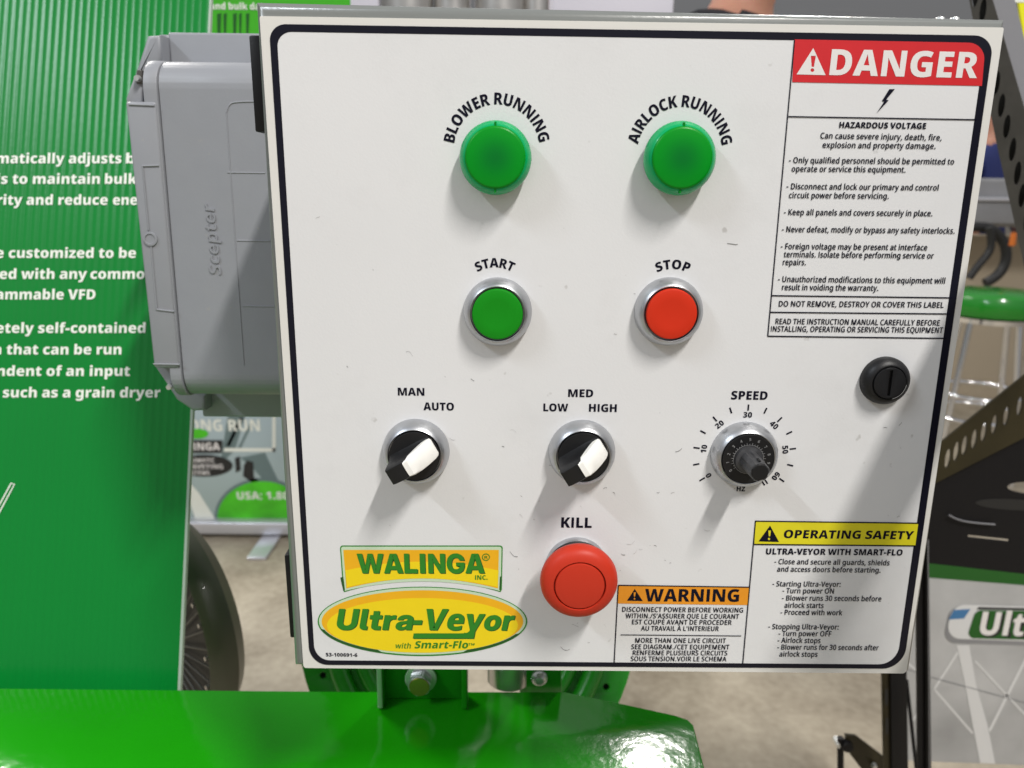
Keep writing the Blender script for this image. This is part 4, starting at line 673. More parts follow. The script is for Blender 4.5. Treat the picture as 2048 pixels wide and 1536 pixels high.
def slab(name, plane, conts, th, m, parent=None, px=True, lift=0.0, bev=0.0, sm=30):
    """sheet with holes: outlines on a plane, thickness th behind it"""
    c = bpy.data.curves.new(name, 'CURVE')
    c.dimensions = '2D'
    c.fill_mode = 'BOTH'
    c.extrude = th / 2 - bev
    c.bevel_depth = bev
    c.bevel_resolution = 2
    for pts in conts:
        s = c.splines.new('POLY')
        if px:
            pts = [plane.uv(*q) for q in pts]
        s.points.add(len(pts) - 1)
        for p, q in zip(s.points, pts):
            p.co = (q[0], q[1], 0, 1)
        s.use_cyclic_u = True
    o = bpy.data.objects.new(name, c)
    COL.objects.link(o)
    me = bpy.data.meshes.new_from_object(o.evaluated_get(bpy.context.evaluated_depsgraph_get()))
    bpy.data.objects.remove(o)
    for v in me.vertices:
        v.co = plane.xyz(v.co.x, v.co.y, lift - th / 2 + v.co.z)
    bm = bmesh.new(); bm.from_mesh(me)
    bmesh.ops.remove_doubles(bm, verts=bm.verts[:], dist=1e-6)
    return link(name, from_bm(bm, name, sm), m, parent)
def ell(cx, cy, rx, ry, n=48, rot=0.0, a0=0, a1=360):
    c, s = math.cos(R(rot)), math.sin(R(rot))
    full = abs(a1 - a0) >= 360
    k = n if full else n + 1
    out = []
    for i in range(k):
        t = R(a0 + (a1 - a0) * i / n)
        x, y = rx * math.cos(t), ry * math.sin(t)
        out.append((cx + x * c - y * s, cy + x * s + y * c))
    return out
def rrect(q, rr, n=10):
    """quad in pixels (tl, tr, br, bl) with rounded corners, radius rr pixels (one or four)"""
    rr = rr if isinstance(rr, (list, tuple)) else [rr] * 4
    out = []
    for i in range(4):
        p = Vector(q[i]); a = (Vector(q[i - 1]) - p).normalized(); b = (Vector(q[(i + 1) % 4]) - p).normalized()
        r = rr[i]
        if r <= 0:
            out.append(tuple(p)); continue
        s, e = p + a * r, p + b * r
        for k in range(n + 1):
            t = k / n * math.pi / 2
            # superposition of the two tangents gives a quarter ellipse
            out.append(tuple(p + a * r * (1 - math.sin(t)) + b * r * (1 - math.cos(t))))
    return out

# ================================================================== the setting
def floor_mat():
    m = mat('concrete', (0.40, 0.34, 0.255), 0.55)
    t = m.node_tree; b = t.nodes['Principled BSDF']
    co = t.nodes.new('ShaderNodeTexCoord')
    n1 = t.nodes.new('ShaderNodeTexNoise'); n1.inputs['Scale'].default_value = 5; n1.inputs['Detail'].default_value = 8
    n2 = t.nodes.new('ShaderNodeTexNoise'); n2.inputs['Scale'].default_value = 45; n2.inputs['Detail'].default_value = 6
    for n in (n1, n2):
        t.links.new(co.outputs['Object'], n.inputs['Vector'])
    mx = t.nodes.new('ShaderNodeMath'); mx.operation = 'MULTIPLY_ADD'; mx.inputs[1].default_value = 0.5
    t.links.new(n2.outputs['Fac'], mx.inputs[0]); t.links.new(n1.outputs['Fac'], mx.inputs[2])
    r = t.nodes.new('ShaderNodeValToRGB')
    r.color_ramp.elements[0].position = 0.50; r.color_ramp.elements[0].color = (0.235, 0.195, 0.14, 1)
    r.color_ramp.elements[1].position = 1.0; r.color_ramp.elements[1].color = (0.44, 0.385, 0.295, 1)
    t.links.new(mx.outputs[0], r.inputs[0]); t.links.new(r.outputs[0], b.inputs['Base Color'])
    return m
bm = bmesh.new()
vs = [bm.verts.new(p) for p in ((-40, -12, 0), (40, -12, 0), (40, 60, 0), (-40, 60, 0))]
bm.faces.new(vs)
fl = link('floor', from_bm(bm, 'floor', 0), floor_mat())
fl['kind'] = 'structure'

# ================================================================== control enclosure
def grime(m):
    t = m.node_tree; p = t.nodes['Principled BSDF']
    src = p.inputs['Base Color'].links[0].from_socket
    co = t.nodes.new('ShaderNodeTexCoord')
    n = t.nodes.new('ShaderNodeTexNoise'); n.inputs['Scale'].default_value = 150; n.inputs['Detail'].default_value = 2
    n2 = t.nodes.new('ShaderNodeTexNoise'); n2.inputs['Scale'].default_value = 14; n2.inputs['Detail'].default_value = 8; n2.inputs['Roughness'].default_value = 0.7
    for q in (n, n2):
        t.links.new(co.outputs['Object'], q.inputs['Vector'])
    r = t.nodes.new('ShaderNodeMapRange'); r.inputs[1].default_value = 0.715; r.inputs[2].default_value = 0.78; r.inputs[4].default_value = 0.5
    r2 = t.nodes.new('ShaderNodeMapRange'); r2.inputs[1].default_value = 0.52; r2.inputs[2].default_value = 0.80; r2.inputs[4].default_value = 0.16
    t.links.new(n.outputs['Fac'], r.inputs[0]); t.links.new(n2.outputs['Fac'], r2.inputs[0])
    s = t.nodes.new('ShaderNodeMath'); s.operation = 'ADD'; s.use_clamp = True
    t.links.new(r.outputs[0], s.inputs[0]); t.links.new(r2.outputs[0], s.inputs[1])
    x = t.nodes.new('ShaderNodeMix'); x.data_type = 'RGBA'; x.inputs[7].default_value = (0.36, 0.345, 0.32, 1)
    t.links.new(s.outputs[0], x.inputs[0]); t.links.new(src, x.inputs[6]); t.links.new(x.outputs[2], p.inputs['Base Color'])
grime(M['decal']); grime(M['pvc'])
E = thing('control_enclosure', 'white faced grey control box with push buttons, selector switches and safety stickers', 'control box', (0, 0.1, 1.0))
RIM = [(508, 1), (2017, 36), (1823, 1347), (587, 1336)]
front = [at(x, y, 0.0012) for x, y in RIM]
back = [p + Vector((0, 0.17, 0)) for p in front]
body = prism('body', front, back, 'grey_steel', E, bev=0.0046, seg=6, front_only=True)
plate = slab('face_plate', P0, [rrect([(519, 32), (2008, 55), (1812.5, 1347), (607, 1336)], [4, 4, 8, 6])], 0.0016, 'decal_edge', E, sm=0)
# the printed overlay inside: border frame and field
OUT = rrect([(538, 48), (1988, 71.5), (1806, 1337), (620, 1329)], [34, 40, 42, 36])
INN = rrect([(553.5, 63.5), (1970, 87), (1793, 1328.5), (630, 1320)], [30, 34, 36, 30])
Ink(P0, 0.00016).poly(INN).build('overlay_field', 'decal', E)
Ink(P0, 0.00024).poly(OUT, list(reversed(INN))).build('border_line', 'ink', E)

def hinge(px, Y0, Y1):
    f = [at(x, y, Y0) for x, y in px]
    b = [at(x, y, Y0) + Vector((0, Y1 - Y0, 0)) for x, y in px]
    h = prism('hinge', f, b, 'black_plastic', E, bev=0.0008, seg=2)
    c = sum(f, Vector()) / 4
    return h
hinge([(497, 70), (530, 70), (541, 262), (510, 264)], 0.012, 0.04)
hinge([(568, 1110), (600, 1110), (607, 1276), (580, 1276)], 0.012, 0.04)

for x, y in ((1881, 29), (1910, 31)):
    q = at(x, y, 0.02)
    lathe('rim_screw', [(0.0, 0.0035), (0.0018, 0.003), (0.0026, 0.0012), (0.0026, -0.004)], (q.x, q.y, at(1895, 34, 0.004).z), 'zinc', E, axis='Z', n=20)

# ---- pilot lights
def shaded_face(c):
    # shade inside the lens is painted in: darker middle, paler edge
    m = mat('lens_face_shade', (0.0, 0.22, 0.016), 0.33, spec=0.2, bump=0.00003, bscale=1500)
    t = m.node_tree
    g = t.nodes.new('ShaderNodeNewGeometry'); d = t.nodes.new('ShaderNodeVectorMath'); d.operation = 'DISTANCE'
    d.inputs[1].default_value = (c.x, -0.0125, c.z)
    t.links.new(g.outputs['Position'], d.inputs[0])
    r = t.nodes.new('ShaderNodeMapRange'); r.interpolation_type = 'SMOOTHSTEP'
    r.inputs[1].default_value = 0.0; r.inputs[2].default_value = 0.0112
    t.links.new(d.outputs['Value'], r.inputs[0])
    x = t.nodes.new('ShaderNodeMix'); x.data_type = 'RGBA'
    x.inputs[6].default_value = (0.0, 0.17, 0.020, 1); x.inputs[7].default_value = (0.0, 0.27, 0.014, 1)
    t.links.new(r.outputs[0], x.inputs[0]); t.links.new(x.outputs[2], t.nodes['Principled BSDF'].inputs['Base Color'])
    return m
def pilot(px, py, label):
    c = at(px, py, -0.0066)
    c = Vector((c.x, 0, c.z))
    b = lathe('indicator_light', [(0.0, 0.0002), (0.0138, 0.0002), (0.0138, 0.0016), (0.0134, 0.0018)], c, 'gasket', E)
    b['label'] = label
    lathe('lens', [(0.0139, 0.0016), (0.0147, 0.0042), (0.01485, 0.0062), (0.01465, 0.0076), (0.0141, 0.0090), (0.0134, 0.0102), (0.0128, 0.0110), (0.0124, 0.0113), (0.0120, 0.0112), (0.0, 0.0112)], c, 'lens', b, n=96, sm=50)
    lathe('lens_face', [(0.01215, 0.0110), (0.01225, 0.0116), (0.0119, 0.0121), (0.0112, 0.0123), (0.006, 0.0128), (0.0, 0.0130)], c, shaded_face(c), b, n=96)
    for s in (1, -1):
        box('mould_tab', c.x - 0.0004, c.x + 0.0004, -0.0114, -0.0085, c.z + s * 0.0129 - 0.0009, c.z + s * 0.0129 + 0.0009, 'lens_face', b)
pilot(991, 316, 'green pilot light under the arched words BLOWER RUNNING')
pilot(1359.5, 317, 'green pilot light under the arched words AIRLOCK RUNNING')

BEZ = [(0.0, 0.0002), (0.01475, 0.0002), (0.01475, 0.0012), (0.0146, 0.0022), (0.0143, 0.0036), (0.0137, 0.0051), (0.0129, 0.0063), (0.0122, 0.0070), (0.0118, 0.0073), (0.01155, 0.0072), (0.0114, 0.0066), (0.0114, 0.0050), (0.0, 0.0050)]
def bezel(name, c, label, scale=1.0):
    b = lathe(name, [(r * scale, h * (scale if r * scale > 0.011 else 1)) for r, h in BEZ], c, 'silver', E, n=96, sm=45)
    b['label'] = label
    return b
def button(px, py, m, label):
    c = at(px, py, -0.0075)
    c = Vector((c.x, 0, c.z))
    b = bezel('push_button', c, label, 1.02)
    lathe('button_gap', [(0.0, 0.0052), (0.01122, 0.0052), (0.01122, 0.0066), (0.0109, 0.0067)], c, 'gasket', b)
    lathe('button_cap', [(0.01095, 0.0051), (0.01095, 0.0078), (0.0107, 0.0084), (0.0102, 0.0086), (0.006, 0.0083), (0.0, 0.0081)], c, m, b, n=96)
button(995, 628.5, 'green_cap', 'green START push button with a silver ring')
button(1343, 628, 'red_cap', 'red STOP push button with a silver ring')

# ---- selector switches
def selector(c, ang, label):
    b = bezel('selector_switch', c, label, 1.04)
    lathe('knob', [(0.0, 0.0052), (0.01145, 0.0052), (0.01145, 0.0078), (0.0112, 0.0084), (0.0, 0.0088)], c, 'black_plastic', b, n=96)
    ca, sa = math.cos(ang), math.sin(ang)
    def L(u, w, h):
        return c + Vector((u * ca - w * sa, -h, u * sa + w * ca))
    # handle: a bar across the knob with hollowed flanks, highest at the tail
    st = [(-0.0108, 0.0215), (-0.0095, 0.0222), (-0.004, 0.0224), (0.0, 0.0218), (0.005, 0.0160), (0.0098, 0.0098)]
    prof = [(1.45, 0.0), (1.22, 0.10), (1.07, 0.28), (1.0, 0.55), (0.98, 0.97), (0.90, 1.0)]
    bm = bmesh.new(); rows = []
    for u, top in st:
        hw = 0.0040 if u > -0.0085 else 0.0038
        lim = math.sqrt(max(1e-8, 0.0111 ** 2 - u * u))
        row = []
        seq = [(-a, t) for a, t in prof] + [(a, t) for a, t in reversed(prof)]
        for a, t in seq:
            w = a * hw
            if t < 0.3:
                w = max(-max(lim, 0.0037), min(max(lim, 0.0037), w))
            row.append(bm.verts.new(L(u, w, 0.0084 + (top - 0.0084) * t)))
        rows.append(row)
    for r0, r1 in zip(rows, rows[1:]):
        for i in range(len(r0) - 1):
            bm.faces.new((r0[i], r0[i + 1], r1[i + 1], r1[i]))
    bm.faces.new(rows[0]); bm.faces.new(list(reversed(rows[-1])))
    link('handle', from_bm(bm, 'handle', 40), 'black_plastic', b)
    # white insert over the pointing half
    ts = [(-0.0022, 0.02265, 0.0036), (0.0, 0.0224, 0.0040), (0.003, 0.0192, 0.0045), (0.006, 0.0156, 0.0047), (0.0088, 0.0118, 0.0047), (0.0100, 0.0098, 0.0044), (0.0106, 0.0088, 0.0036)]
    bm = bmesh.new(); rows = []
    for u, top, hw in ts:
        rows.append([bm.verts.new(L(u, w, h)) for w, h in ((-hw, max(top - 0.005, 0.0080)), (-hw * 1.0, top - 0.0007), (-hw * 0.86, top), (0, top + 0.00025), (hw * 0.86, top), (hw, top - 0.0007), (hw, max(top - 0.005, 0.0080)))])
    for r0, r1 in zip(rows, rows[1:]):
        for i in range(len(r0) - 1):
            bm.faces.new((r0[i], r0[i + 1], r1[i + 1], r1[i]))
    for i in (0, -1):
        bm.faces.new(rows[i])
    link('pointer_insert', from_bm(bm, 'pointer_insert', 38), 'pointer', b)
def pc(px, py):
    p = at(px, py, 0)
    return Vector((p.x, 0, p.z))
c = pc(832, 902) + Vector((0.0002, 0, 0.0002))
selector(c, R(29), 'two position selector switch pointing to AUTO')
c = pc(1166, 903) + Vector((-0.0006, 0, 0))
selector(c, R(32), 'three position selector switch pointing to HIGH')

# ---- speed dial
c = pc(1488, 908) + Vector((-0.0004, 0, 0.0003))
sp = bezel('speed_dial', c, 'black rotary speed dial with a tall knob in a silver ring, inside the HZ scale', 1.04)
lathe('dial_disc', [(0.0, 0.0052), (0.0117, 0.0052), (0.0117, 0.0076), (0.0114, 0.0081), (0.0, 0.0081)], c, 'black_plastic', sp, n=96)
dk = Ink(vplane(0.0), 0.00825)
for i in range(27):
    t = R(215 - 250 * i / 26)
    r0, r1 = 0.0068, 0.0074 if i % 2 else 0.0078
    d = Vector((math.cos(t), math.sin(t))); n = Vector((-d.y, d.x)) * 0.00009
    k = Vector((c.x, c.z))
    dk.polym([tuple(k + d * r0 + n), tuple(k + d * r1 + n), tuple(k + d * r1 - n), tuple(k + d * r0 - n)])
dk.polym(ell(c.x, c.z, 0.00685, 0.00685, 60), list(reversed(ell(c.x, c.z, 0.0067, 0.0067, 60))))
for i in range(11):
    t = R(215 - 250 * i / 10)
    dk.text_at(str(i), (c.x + 0.0094 * math.cos(t), c.z + 0.0094 * math.sin(t)), 0.0013, t - math.pi / 2, bold=0)
dk.build('dial_markings', 'dial_mark', sp)
# fluted stem
bm = bmesh.new(); rows = []
N = 48
for r, h in ((0.0064, 0.0082), (0.0062, 0.0100), (0.0047, 0.0105), (0.0044, 0.0240), (0.0041, 0.0246)):
    row = []
    for i in range(N):
        a = 2 * math.pi * i / N
        fl_ = 1.0 if h < 0.0103 else (1.0 if (i % 8) < 5 else 0.90)
        row.append(bm.verts.new(c + Vector((math.cos(a) * r * fl_ , -h, math.sin(a) * r * fl_))))
    rows.append(row)
for r0, r1 in zip(rows, rows[1:]):
    for i in range(N):
        bm.faces.new((r0[i], r0[(i + 1) % N], r1[(i + 1) % N], r1[i]))
bm.faces.new(rows[-1])
link('stem', from_bm(bm, 'stem', 30), 'knob_grey', sp)
lathe('stem_cap', [(0.0, 0.0250), (0.0034, 0.0249), (0.0038, 0.0245), (0.0039, 0.0238)], c, 'black_plastic', sp, n=32)
box('stem_index', c.x - 0.0004, c.x + 0.0004, -0.0235, -0.0200, c.z + 0.0043, c.z + 0.0049, 'black_plastic', sp)

# ---- emergency stop
c = pc(1157, 1150) + Vector((-0.0013, 0, 0.0052))
es = lathe('emergency_stop', [(0.0, 0.0002), (0.0146, 0.0002), (0.0146, 0.0030), (0.0142, 0.0036), (0.0110, 0.0037), (0.0110, 0.0100), (0.0, 0.0100)], c, 'silver', E, n=96)
es['label'] = 'big red mushroom stop button under the word KILL'
lathe('collar_ring', [(0.0140, 0.0037), (0.0143, 0.0039), (0.0136, 0.0048), (0.0111, 0.0050)], c, 'gasket', es)
lathe('mushroom_head', [(0.0105, 0.0100), (0.0155, 0.0110), (0.0174, 0.0124), (0.01785, 0.0142), (0.01775, 0.0160), (0.0172, 0.0176), (0.0162, 0.0189), (0.0148, 0.0198), (0.0130, 0.0204), (0.0120, 0.0206), (0.0118, 0.0202), (0.01175, 0.0185), (0.0113, 0.0185), (0.01125, 0.0202), (0.0110, 0.0206), (0.0105, 0.0207), (0.006, 0.0212), (0.0, 0.0214)], c, 'mushroom', es, n=128)

# ---- quarter turn lock
lc = at(1779, 766, -0.006); lc = Vector((lc.x, 0, lc.z))
lk = lathe('door_lock', [(0.0, 0.0002), (0.0108, 0.0002), (0.0108, 0.0020), (0.0105, 0.0034), (0.0082, 0.0058), (0.0076, 0.0059), (0.0073, 0.0054), (0.0, 0.0050)], lc, 'black_plastic', E, n=80)
lk['label'] = 'round black quarter turn lock with a vertical slot'
bm = bmesh.new()
sl = slab('lock_core', vplane(0.0), [ell(lc.x, lc.z, 0.0069, 0.0069, 48), list(reversed([(lc.x - 0.0008, lc.z - 0.006), (lc.x + 0.0008, lc.z - 0.006), (lc.x + 0.0008, lc.z + 0.006), (lc.x - 0.0008, lc.z + 0.006)]))], 0.0014, 'black_plastic', lk, px=False, lift=0.0066, bev=0.0001)
bm.free()
Ink(P0, 0.0067).polym(ell(lc.x, lc.z, 0.0074, 0.0074, 16, 0, -75, -5) + list(reversed(ell(lc.x, lc.z, 0.00722, 0.00722, 16, 0, -75, -5)))).build('wear_mark', 'dial_mark', lk)

# ------------------------------------------------------------------ print on the panel
W1, W2, W3 = 0.00032, 0.00042, 0.00052
def m2(px, py):
    p = at(px, py, 0); return (p.x, p.z)
hcap = 0.0046
def letter(label, fn):
    k = Ink(P0, W1)
    fn(k)
    o = k.build('lettering', 'ink_text', E)
    o['label'] = label
letter('arched words BLOWER RUNNING', lambda k: k.arc('BLOWER RUNNING', m2(993.5, 299), 0.0178, -82, 80, hcap))
letter('arched words AIRLOCK RUNNING', lambda k: k.arc('AIRLOCK RUNNING', m2(1358.5, 303), 0.0176, -81, 81, hcap))
letter('arched word START', lambda k: k.arc('START', m2(990, 603), 0.0149, -30, 29, 0.0040))
letter('arched word STOP', lambda k: k.arc('STOP', m2(1341, 606), 0.0149, -26, 26, 0.0040))
for t, x0, x1, y, cap in (('MAN', 796, 849, 790.5, 15.5), ('AUTO', 847, 908, 820, 15.5), ('MED', 1136, 1186, 793.5, 15.5), ('LOW', 1086.5, 1136, 822, 15.5),
                          ('HIGH', 1177.5, 1233, 823, 15.5), ('SPEED', 1461.5, 1534, 798.5, 17), ('KILL', 1122, 1183, 1054.5, 20.5)):
    letter('word ' + t, lambda k: k.text(t, (x0, y), (x1, y + (x1 - x0) * 0.012), cap, bold=24))
cs = Vector(m2(1488, 908))
def scale_marks(k):
    for i in range(13):
        t = R(214 - 248 * i / 12)
        d = Vector((math.cos(t), math.sin(t))); n = Vector((-d.y, d.x)) * 0.00037
        k.polym([tuple(cs + d * 0.0209 + n), tuple(cs + d * 0.0238 + n), tuple(cs + d * 0.0238 - n), tuple(cs + d * 0.0209 - n)])
    for i, s in ((0, '0'), (2, '10'), (4, '20'), (6, '30'), (8, '40'), (10, '50'), (12, '60')):
        t = R(214 - 248 * i / 12)
        k.text_at(s, tuple(cs + Vector((math.cos(t), math.sin(t))) * 0.0189), 0.0026, t - math.pi / 2, bold=18)
    k.text('HZ', (1472.5, 982), (1489.5, 982.2), 9.5, bold=22)
    k.line((1523.5, 962), (1529, 970), 3); k.line((1529.5, 959), (1535, 967), 3)
k = Ink(P0, W1); scale_marks(k)
o = k.build('speed_scale', 'ink_text', E); o['label'] = 'round scale from 0 to 60 HZ'
letter('small part number 53-100691-6', lambda k: k.text('53-100691-6', (652, 1312), (715, 1313), 7, bold=14))

# danger sticker
D = Ink(P0, W1)
D.poly([(1588.5, 79)] + rrect([(1588.5, 79), (1970.5, 86.2), (1963, 172), (1584, 164.5)], [0, 34, 0, 0])[1:-1] + [(1584, 164.5)])
ds = D.build('danger_sticker', 'red_ink', E)
ds['label'] = 'red headed DANGER sticker with a lightning bolt'
T = Ink(P0, W2)
T.text('DANGER', (1657.5, 150.4), (1952.5, 156.6), 51.5, bold=30)
T.poly(rrect([(1625.8, 96.5), (1625.8, 96.5), (1650.5, 150.6), (1592.5, 149)], 0), list(reversed([(1621, 112), (1631, 112), (1627, 134), (1622.5, 134)])), list(reversed(ell(1624, 140.5, 3.7, 3.7, 16))))
T.build('danger_heading', 'white_ink', ds)
T = Ink(P0, W2)
T.line((1588.5, 80), (1535, 672), 2.2)
for a, b in (((1576, 233.3), (1953, 239.5)), ((1542.5, 591), (1904, 595.4)), ((1539.5, 624.2), (1899, 627.6)), ((1534.5, 672), (1892, 676.4))):
    T.line(a, b, 2.4)
T.poly([(1777.8, 178.5), (1788.8, 178.5), (1771.5, 199.5), (1776.5, 200.7), (1751.8, 227.4), (1767.5, 203.3), (1763, 202)])
T.text('HAZARDOUS VOLTAGE', (1677.5, 255.8), (1850.7, 258), 11.8, bold=22)
for t, x0, y0, x1, y1 in (
        ('Can cause severe injury, death, fire,', 1639.8, 277, 1882, 281),
        ('explosion and property damage.', 1644, 295.6, 1870, 297.8),
        ('- Only qualified personnel should be permitted to', 1577, 326, 1906.7, 329),
        ('operate or service this equipment.', 1582.5, 343.3, 1810, 345),
        ('- Disconnect and lock our primary and control', 1572, 378.2, 1875.5, 381),
        ('circuit power before servicing.', 1577, 396, 1776.5, 397.6),
        ('- Keep all panels and covers securely in place.', 1567, 429.8, 1863.7, 432.4),
        ('- Never defeat, modify or bypass any safety interlocks.', 1563, 464, 1908, 467.3),
        ('- Foreign voltage may be present at interface', 1560.6, 498, 1853, 500.6),
        ('terminals. Isolate before performing service or', 1566.7, 514.2, 1866, 517),
        ('repairs.', 1564.7, 529.8, 1611, 530.2),
        ('- Unauthorized modifications to this equipment will', 1555, 563.6, 1888.6, 567),
        ('result in voiding the warranty.', 1563, 579.8, 1755.6, 581.6)):
    T.text(t, (x0, y0), (x1, y1), 11.6, bold=9)
for t, x0, y0, x1, y1 in (('DO NOT REMOVE, DESTROY OR COVER THIS LABEL', 1556.6, 612.6, 1886, 615.2),
                          ('READ THE INSTRUCTION MANUAL CAREFULLY BEFORE', 1550, 647.8, 1878, 650.9),
                          ('INSTALLING, OPERATING OR SERVICING THIS EQUIPMENT', 1541, 662.8, 1884, 665.5)):
    T.text(t, (x0, y0), (x1, y1), 11, bold=9)
T.build('danger_text', 'ink_text', ds)

# operating safety sticker
O = Ink(P0, W1).poly([(1510.5, 1042), (1836, 1046), (1830, 1091), (1508.3, 1088)])
os_ = O.build('operating_sticker', 'yellow_ink', E)
os_['label'] = 'yellow headed OPERATING SAFETY sticker'
T = Ink(P0, W2)
T.line((1510.5, 1041), (1485, 1327), 2.2); T.line((1509.5, 1041.6), (1837, 1045.8), 2.4); T.line((1507.5, 1088), (1831, 1091), 2.4)
T.poly([(1539.5, 1050.5), (1557.5, 1083.2), (1516.5, 1082)], list(reversed([(1536, 1060), (1541.5, 1060), (1540, 1072), (1537, 1072)])), list(reversed(ell(1537.6, 1077, 2.4, 2.4, 12))))
T.text('OPERATING SAFETY', (1566, 1075.4), (1824.6, 1078), 16.3, bold=24, shear=0.05)
T.text('ULTRA-VEYOR WITH SMART-FLO', (1531, 1108), (1803.5, 1110.2), 12, bold=24)
for t, x0, y0, x1, y1 in (
        ('- Close and secure all guards, shields', 1548, 1127.3, 1777.8, 1130), ('and access doors before starting.', 1553.5, 1142.4, 1760, 1144.6),
        ('- Starting Ultra-Veyor:', 1543.9, 1171.8, 1680, 1173), ('- Turn power ON', 1564, 1185.4, 1666.6, 1186.6),
        ('- Blower runs 30 seconds before', 1563, 1200.1, 1761.4, 1201.8), ('airlock starts', 1568, 1214.7, 1646, 1215.4),
        ('- Proceed with work', 1560, 1228.6, 1683.4, 1229.8), ('- Stopping Ultra-Veyor:', 1535.8, 1257.2, 1676, 1258.4),
        ('- Turn power OFF', 1556, 1271, 1661.5, 1272), ('- Airlock stops', 1554.5, 1284.6, 1640, 1285.4),
        ('- Blower runs for 30 seconds after', 1553.5, 1298.4, 1756, 1299.6), ('airlock stops', 1558, 1312.2, 1634, 1312.8)):
    T.text(t, (x0, y0), (x1, y1), 10.2, bold=8)
T.build('operating_text', 'ink_text', os_)

# warning sticker
O = Ink(P0, W1).poly([(1237, 1170.3), (1498, 1174), (1495.3, 1209.5), (1234.8, 1206.3)])
ws = O.build('warning_sticker', 'orange_ink', E)
ws['label'] = 'orange headed WARNING sticker in two languages'
T = Ink(P0, W2)
T.line((1236.5, 1169.5), (1228, 1325), 2.2); T.line((1236, 1169.8), (1499, 1173.6), 2.2); T.line((1241, 1268.8), (1482, 1271), 1.6)
T.poly([(1269.3, 1177), (1285.5, 1201.3), (1253.8, 1200.5)], list(reversed([(1267, 1183.5), (1271.5, 1183.5), (1270.2, 1192.5), (1267.8, 1192.5)])), list(reversed(ell(1268.8, 1196.5, 1.9, 1.9, 12))))
T.text('WARNING', (1289, 1202), (1476.8, 1202.8), 25, bold=32)
for t, x0, y0, x1, y1 in (
        ('DISCONNECT POWER BEFORE WORKING', 1244, 1222.4, 1485.5, 1224.2), ("WITHIN./S'ASSURER QUE LE COURANT", 1250.6, 1235.3, 1477.3, 1236.8),
        ('EST COUPÉ AVANT DE PROCEDER', 1263.5, 1247.6, 1462.7, 1248.8), ("AU TRAVAIL À L'INTERIEUR", 1281.5, 1260.4, 1437, 1261.2),
        ('MORE THAN ONE LIVE CIRCUIT', 1270, 1284.4, 1451, 1285.2), ('SEE DIAGRAM./CET EQUIPEMENT', 1262, 1297.2, 1458, 1298),
        ('RENFERME PLUSIEURS CIRCUITS', 1265, 1309.2, 1454, 1309.9), ('SOUS TENSION.VOIR LE SCHEMA', 1261, 1321.2, 1452.3, 1321.8)):
    T.text(t, (x0, y0), (x1, y1), 9.3, bold=9)
T.build('warning_text', 'ink_text', ws)

# maker's emblem
def Z(x, y):
    return (600 + x / 3.012, 1010 + y / 3.012)
def arch(xl, xr, yb, yt, n=20):
    xm = (xl + xr) / 2
    return [(xl + (xr - xl) * i / n, yt + (yb - yt) * ((2 * i / n - 1) ** 2)) for i in range(n + 1)]
def sign(x0, y0, x1, y1, ye, yt, r):
    top = [(x0 + r, y0), (x1 - r, y0)]
    tr = [(x1 - r + r * math.sin(t), y0 + r - r * math.cos(t)) for t in (0.4, 0.8, 1.2)]
    tl = [(x0 + r - r * math.cos(t), y0 + r - r * math.sin(t)) for t in (0.2, 0.6, 1.0, 1.4)]
    a = list(reversed(arch(x0 + 18 + r * .4, x1 - 6 - r * .4, ye, yt)))
    return [Z(*q) for q in tl + top + tr + [(x1, y0 + r), (x1 - 5, ye - r)] + a + [(x0 + 18, ye - r), (x0, y0 + r)]]
lg = Ink(P0, W1).poly(sign(242, 242, 1221, 523, 523, 451, 16)).poly([Z(*q) for q in ell(738, 699, 631, 209, 72)]).build('maker_emblem', 'logo_green', E)
lg['label'] = 'yellow and green maker emblem with a sign over an oval'
zp = at(845, 1242, 0)
Ink(P0, W1 + .00005).poly(sign(249, 249, 1214, 515, 515, 458, 12)).poly([Z(*q) for q in ell(738, 697, 623, 202, 72)]).build('emblem_rim', 'logo_pale', lg)
Ink(P0, W1 + .00007).poly([Z(*q) for q in [(244, 435), (262, 430), (272, 508), (262, 515)]]).poly([Z(*q) for q in [(1204, 430), (1214, 425), (1209, 512), (1200, 508)]]).poly(
    [Z(*q) for q in ell(738, 699, 627, 205, 30, 0, 20, 68) + list(reversed(ell(738, 697, 612, 192, 30, 0, 24, 64)))]).poly(
    [Z(*q) for q in ell(738, 699, 627, 205, 30, 0, 112, 168) + list(reversed(ell(738, 697, 612, 192, 30, 0, 116, 164)))]).build('emblem_shade', 'logo_dark', lg)
M['gold'] = grad('logo_gold', (0.86, 0.40, 0.010), (0.90, 0.56, 0.004), 2, at(845, 1093, 0).z, at(845, 1160, 0).z)
M['gold2'] = mat('logo_amber', (0.86, 0.44, 0.006), 0.4, var=0.03, vscale=60)
Ink(P0, W2).poly(sign(262, 268, 1198, 506, 500, 440, 3)).poly([Z(*q) for q in ell(738, 699, 607, 188, 72)]).build('emblem_field', 'gold2', lg)
Ink(P0, W2 + .00005).poly([Z(*q) for q in [(272, 385)] + arch(272, 1197, 392, 338, 16) + [(1197, 385), (1190, 492)] + list(reversed(arch(285, 1190, 492, 440))) ]).poly(
    [Z(*q) for q in ell(738, 722, 575, 165, 60)]).build('emblem_glow', 'logo_yellow', lg)
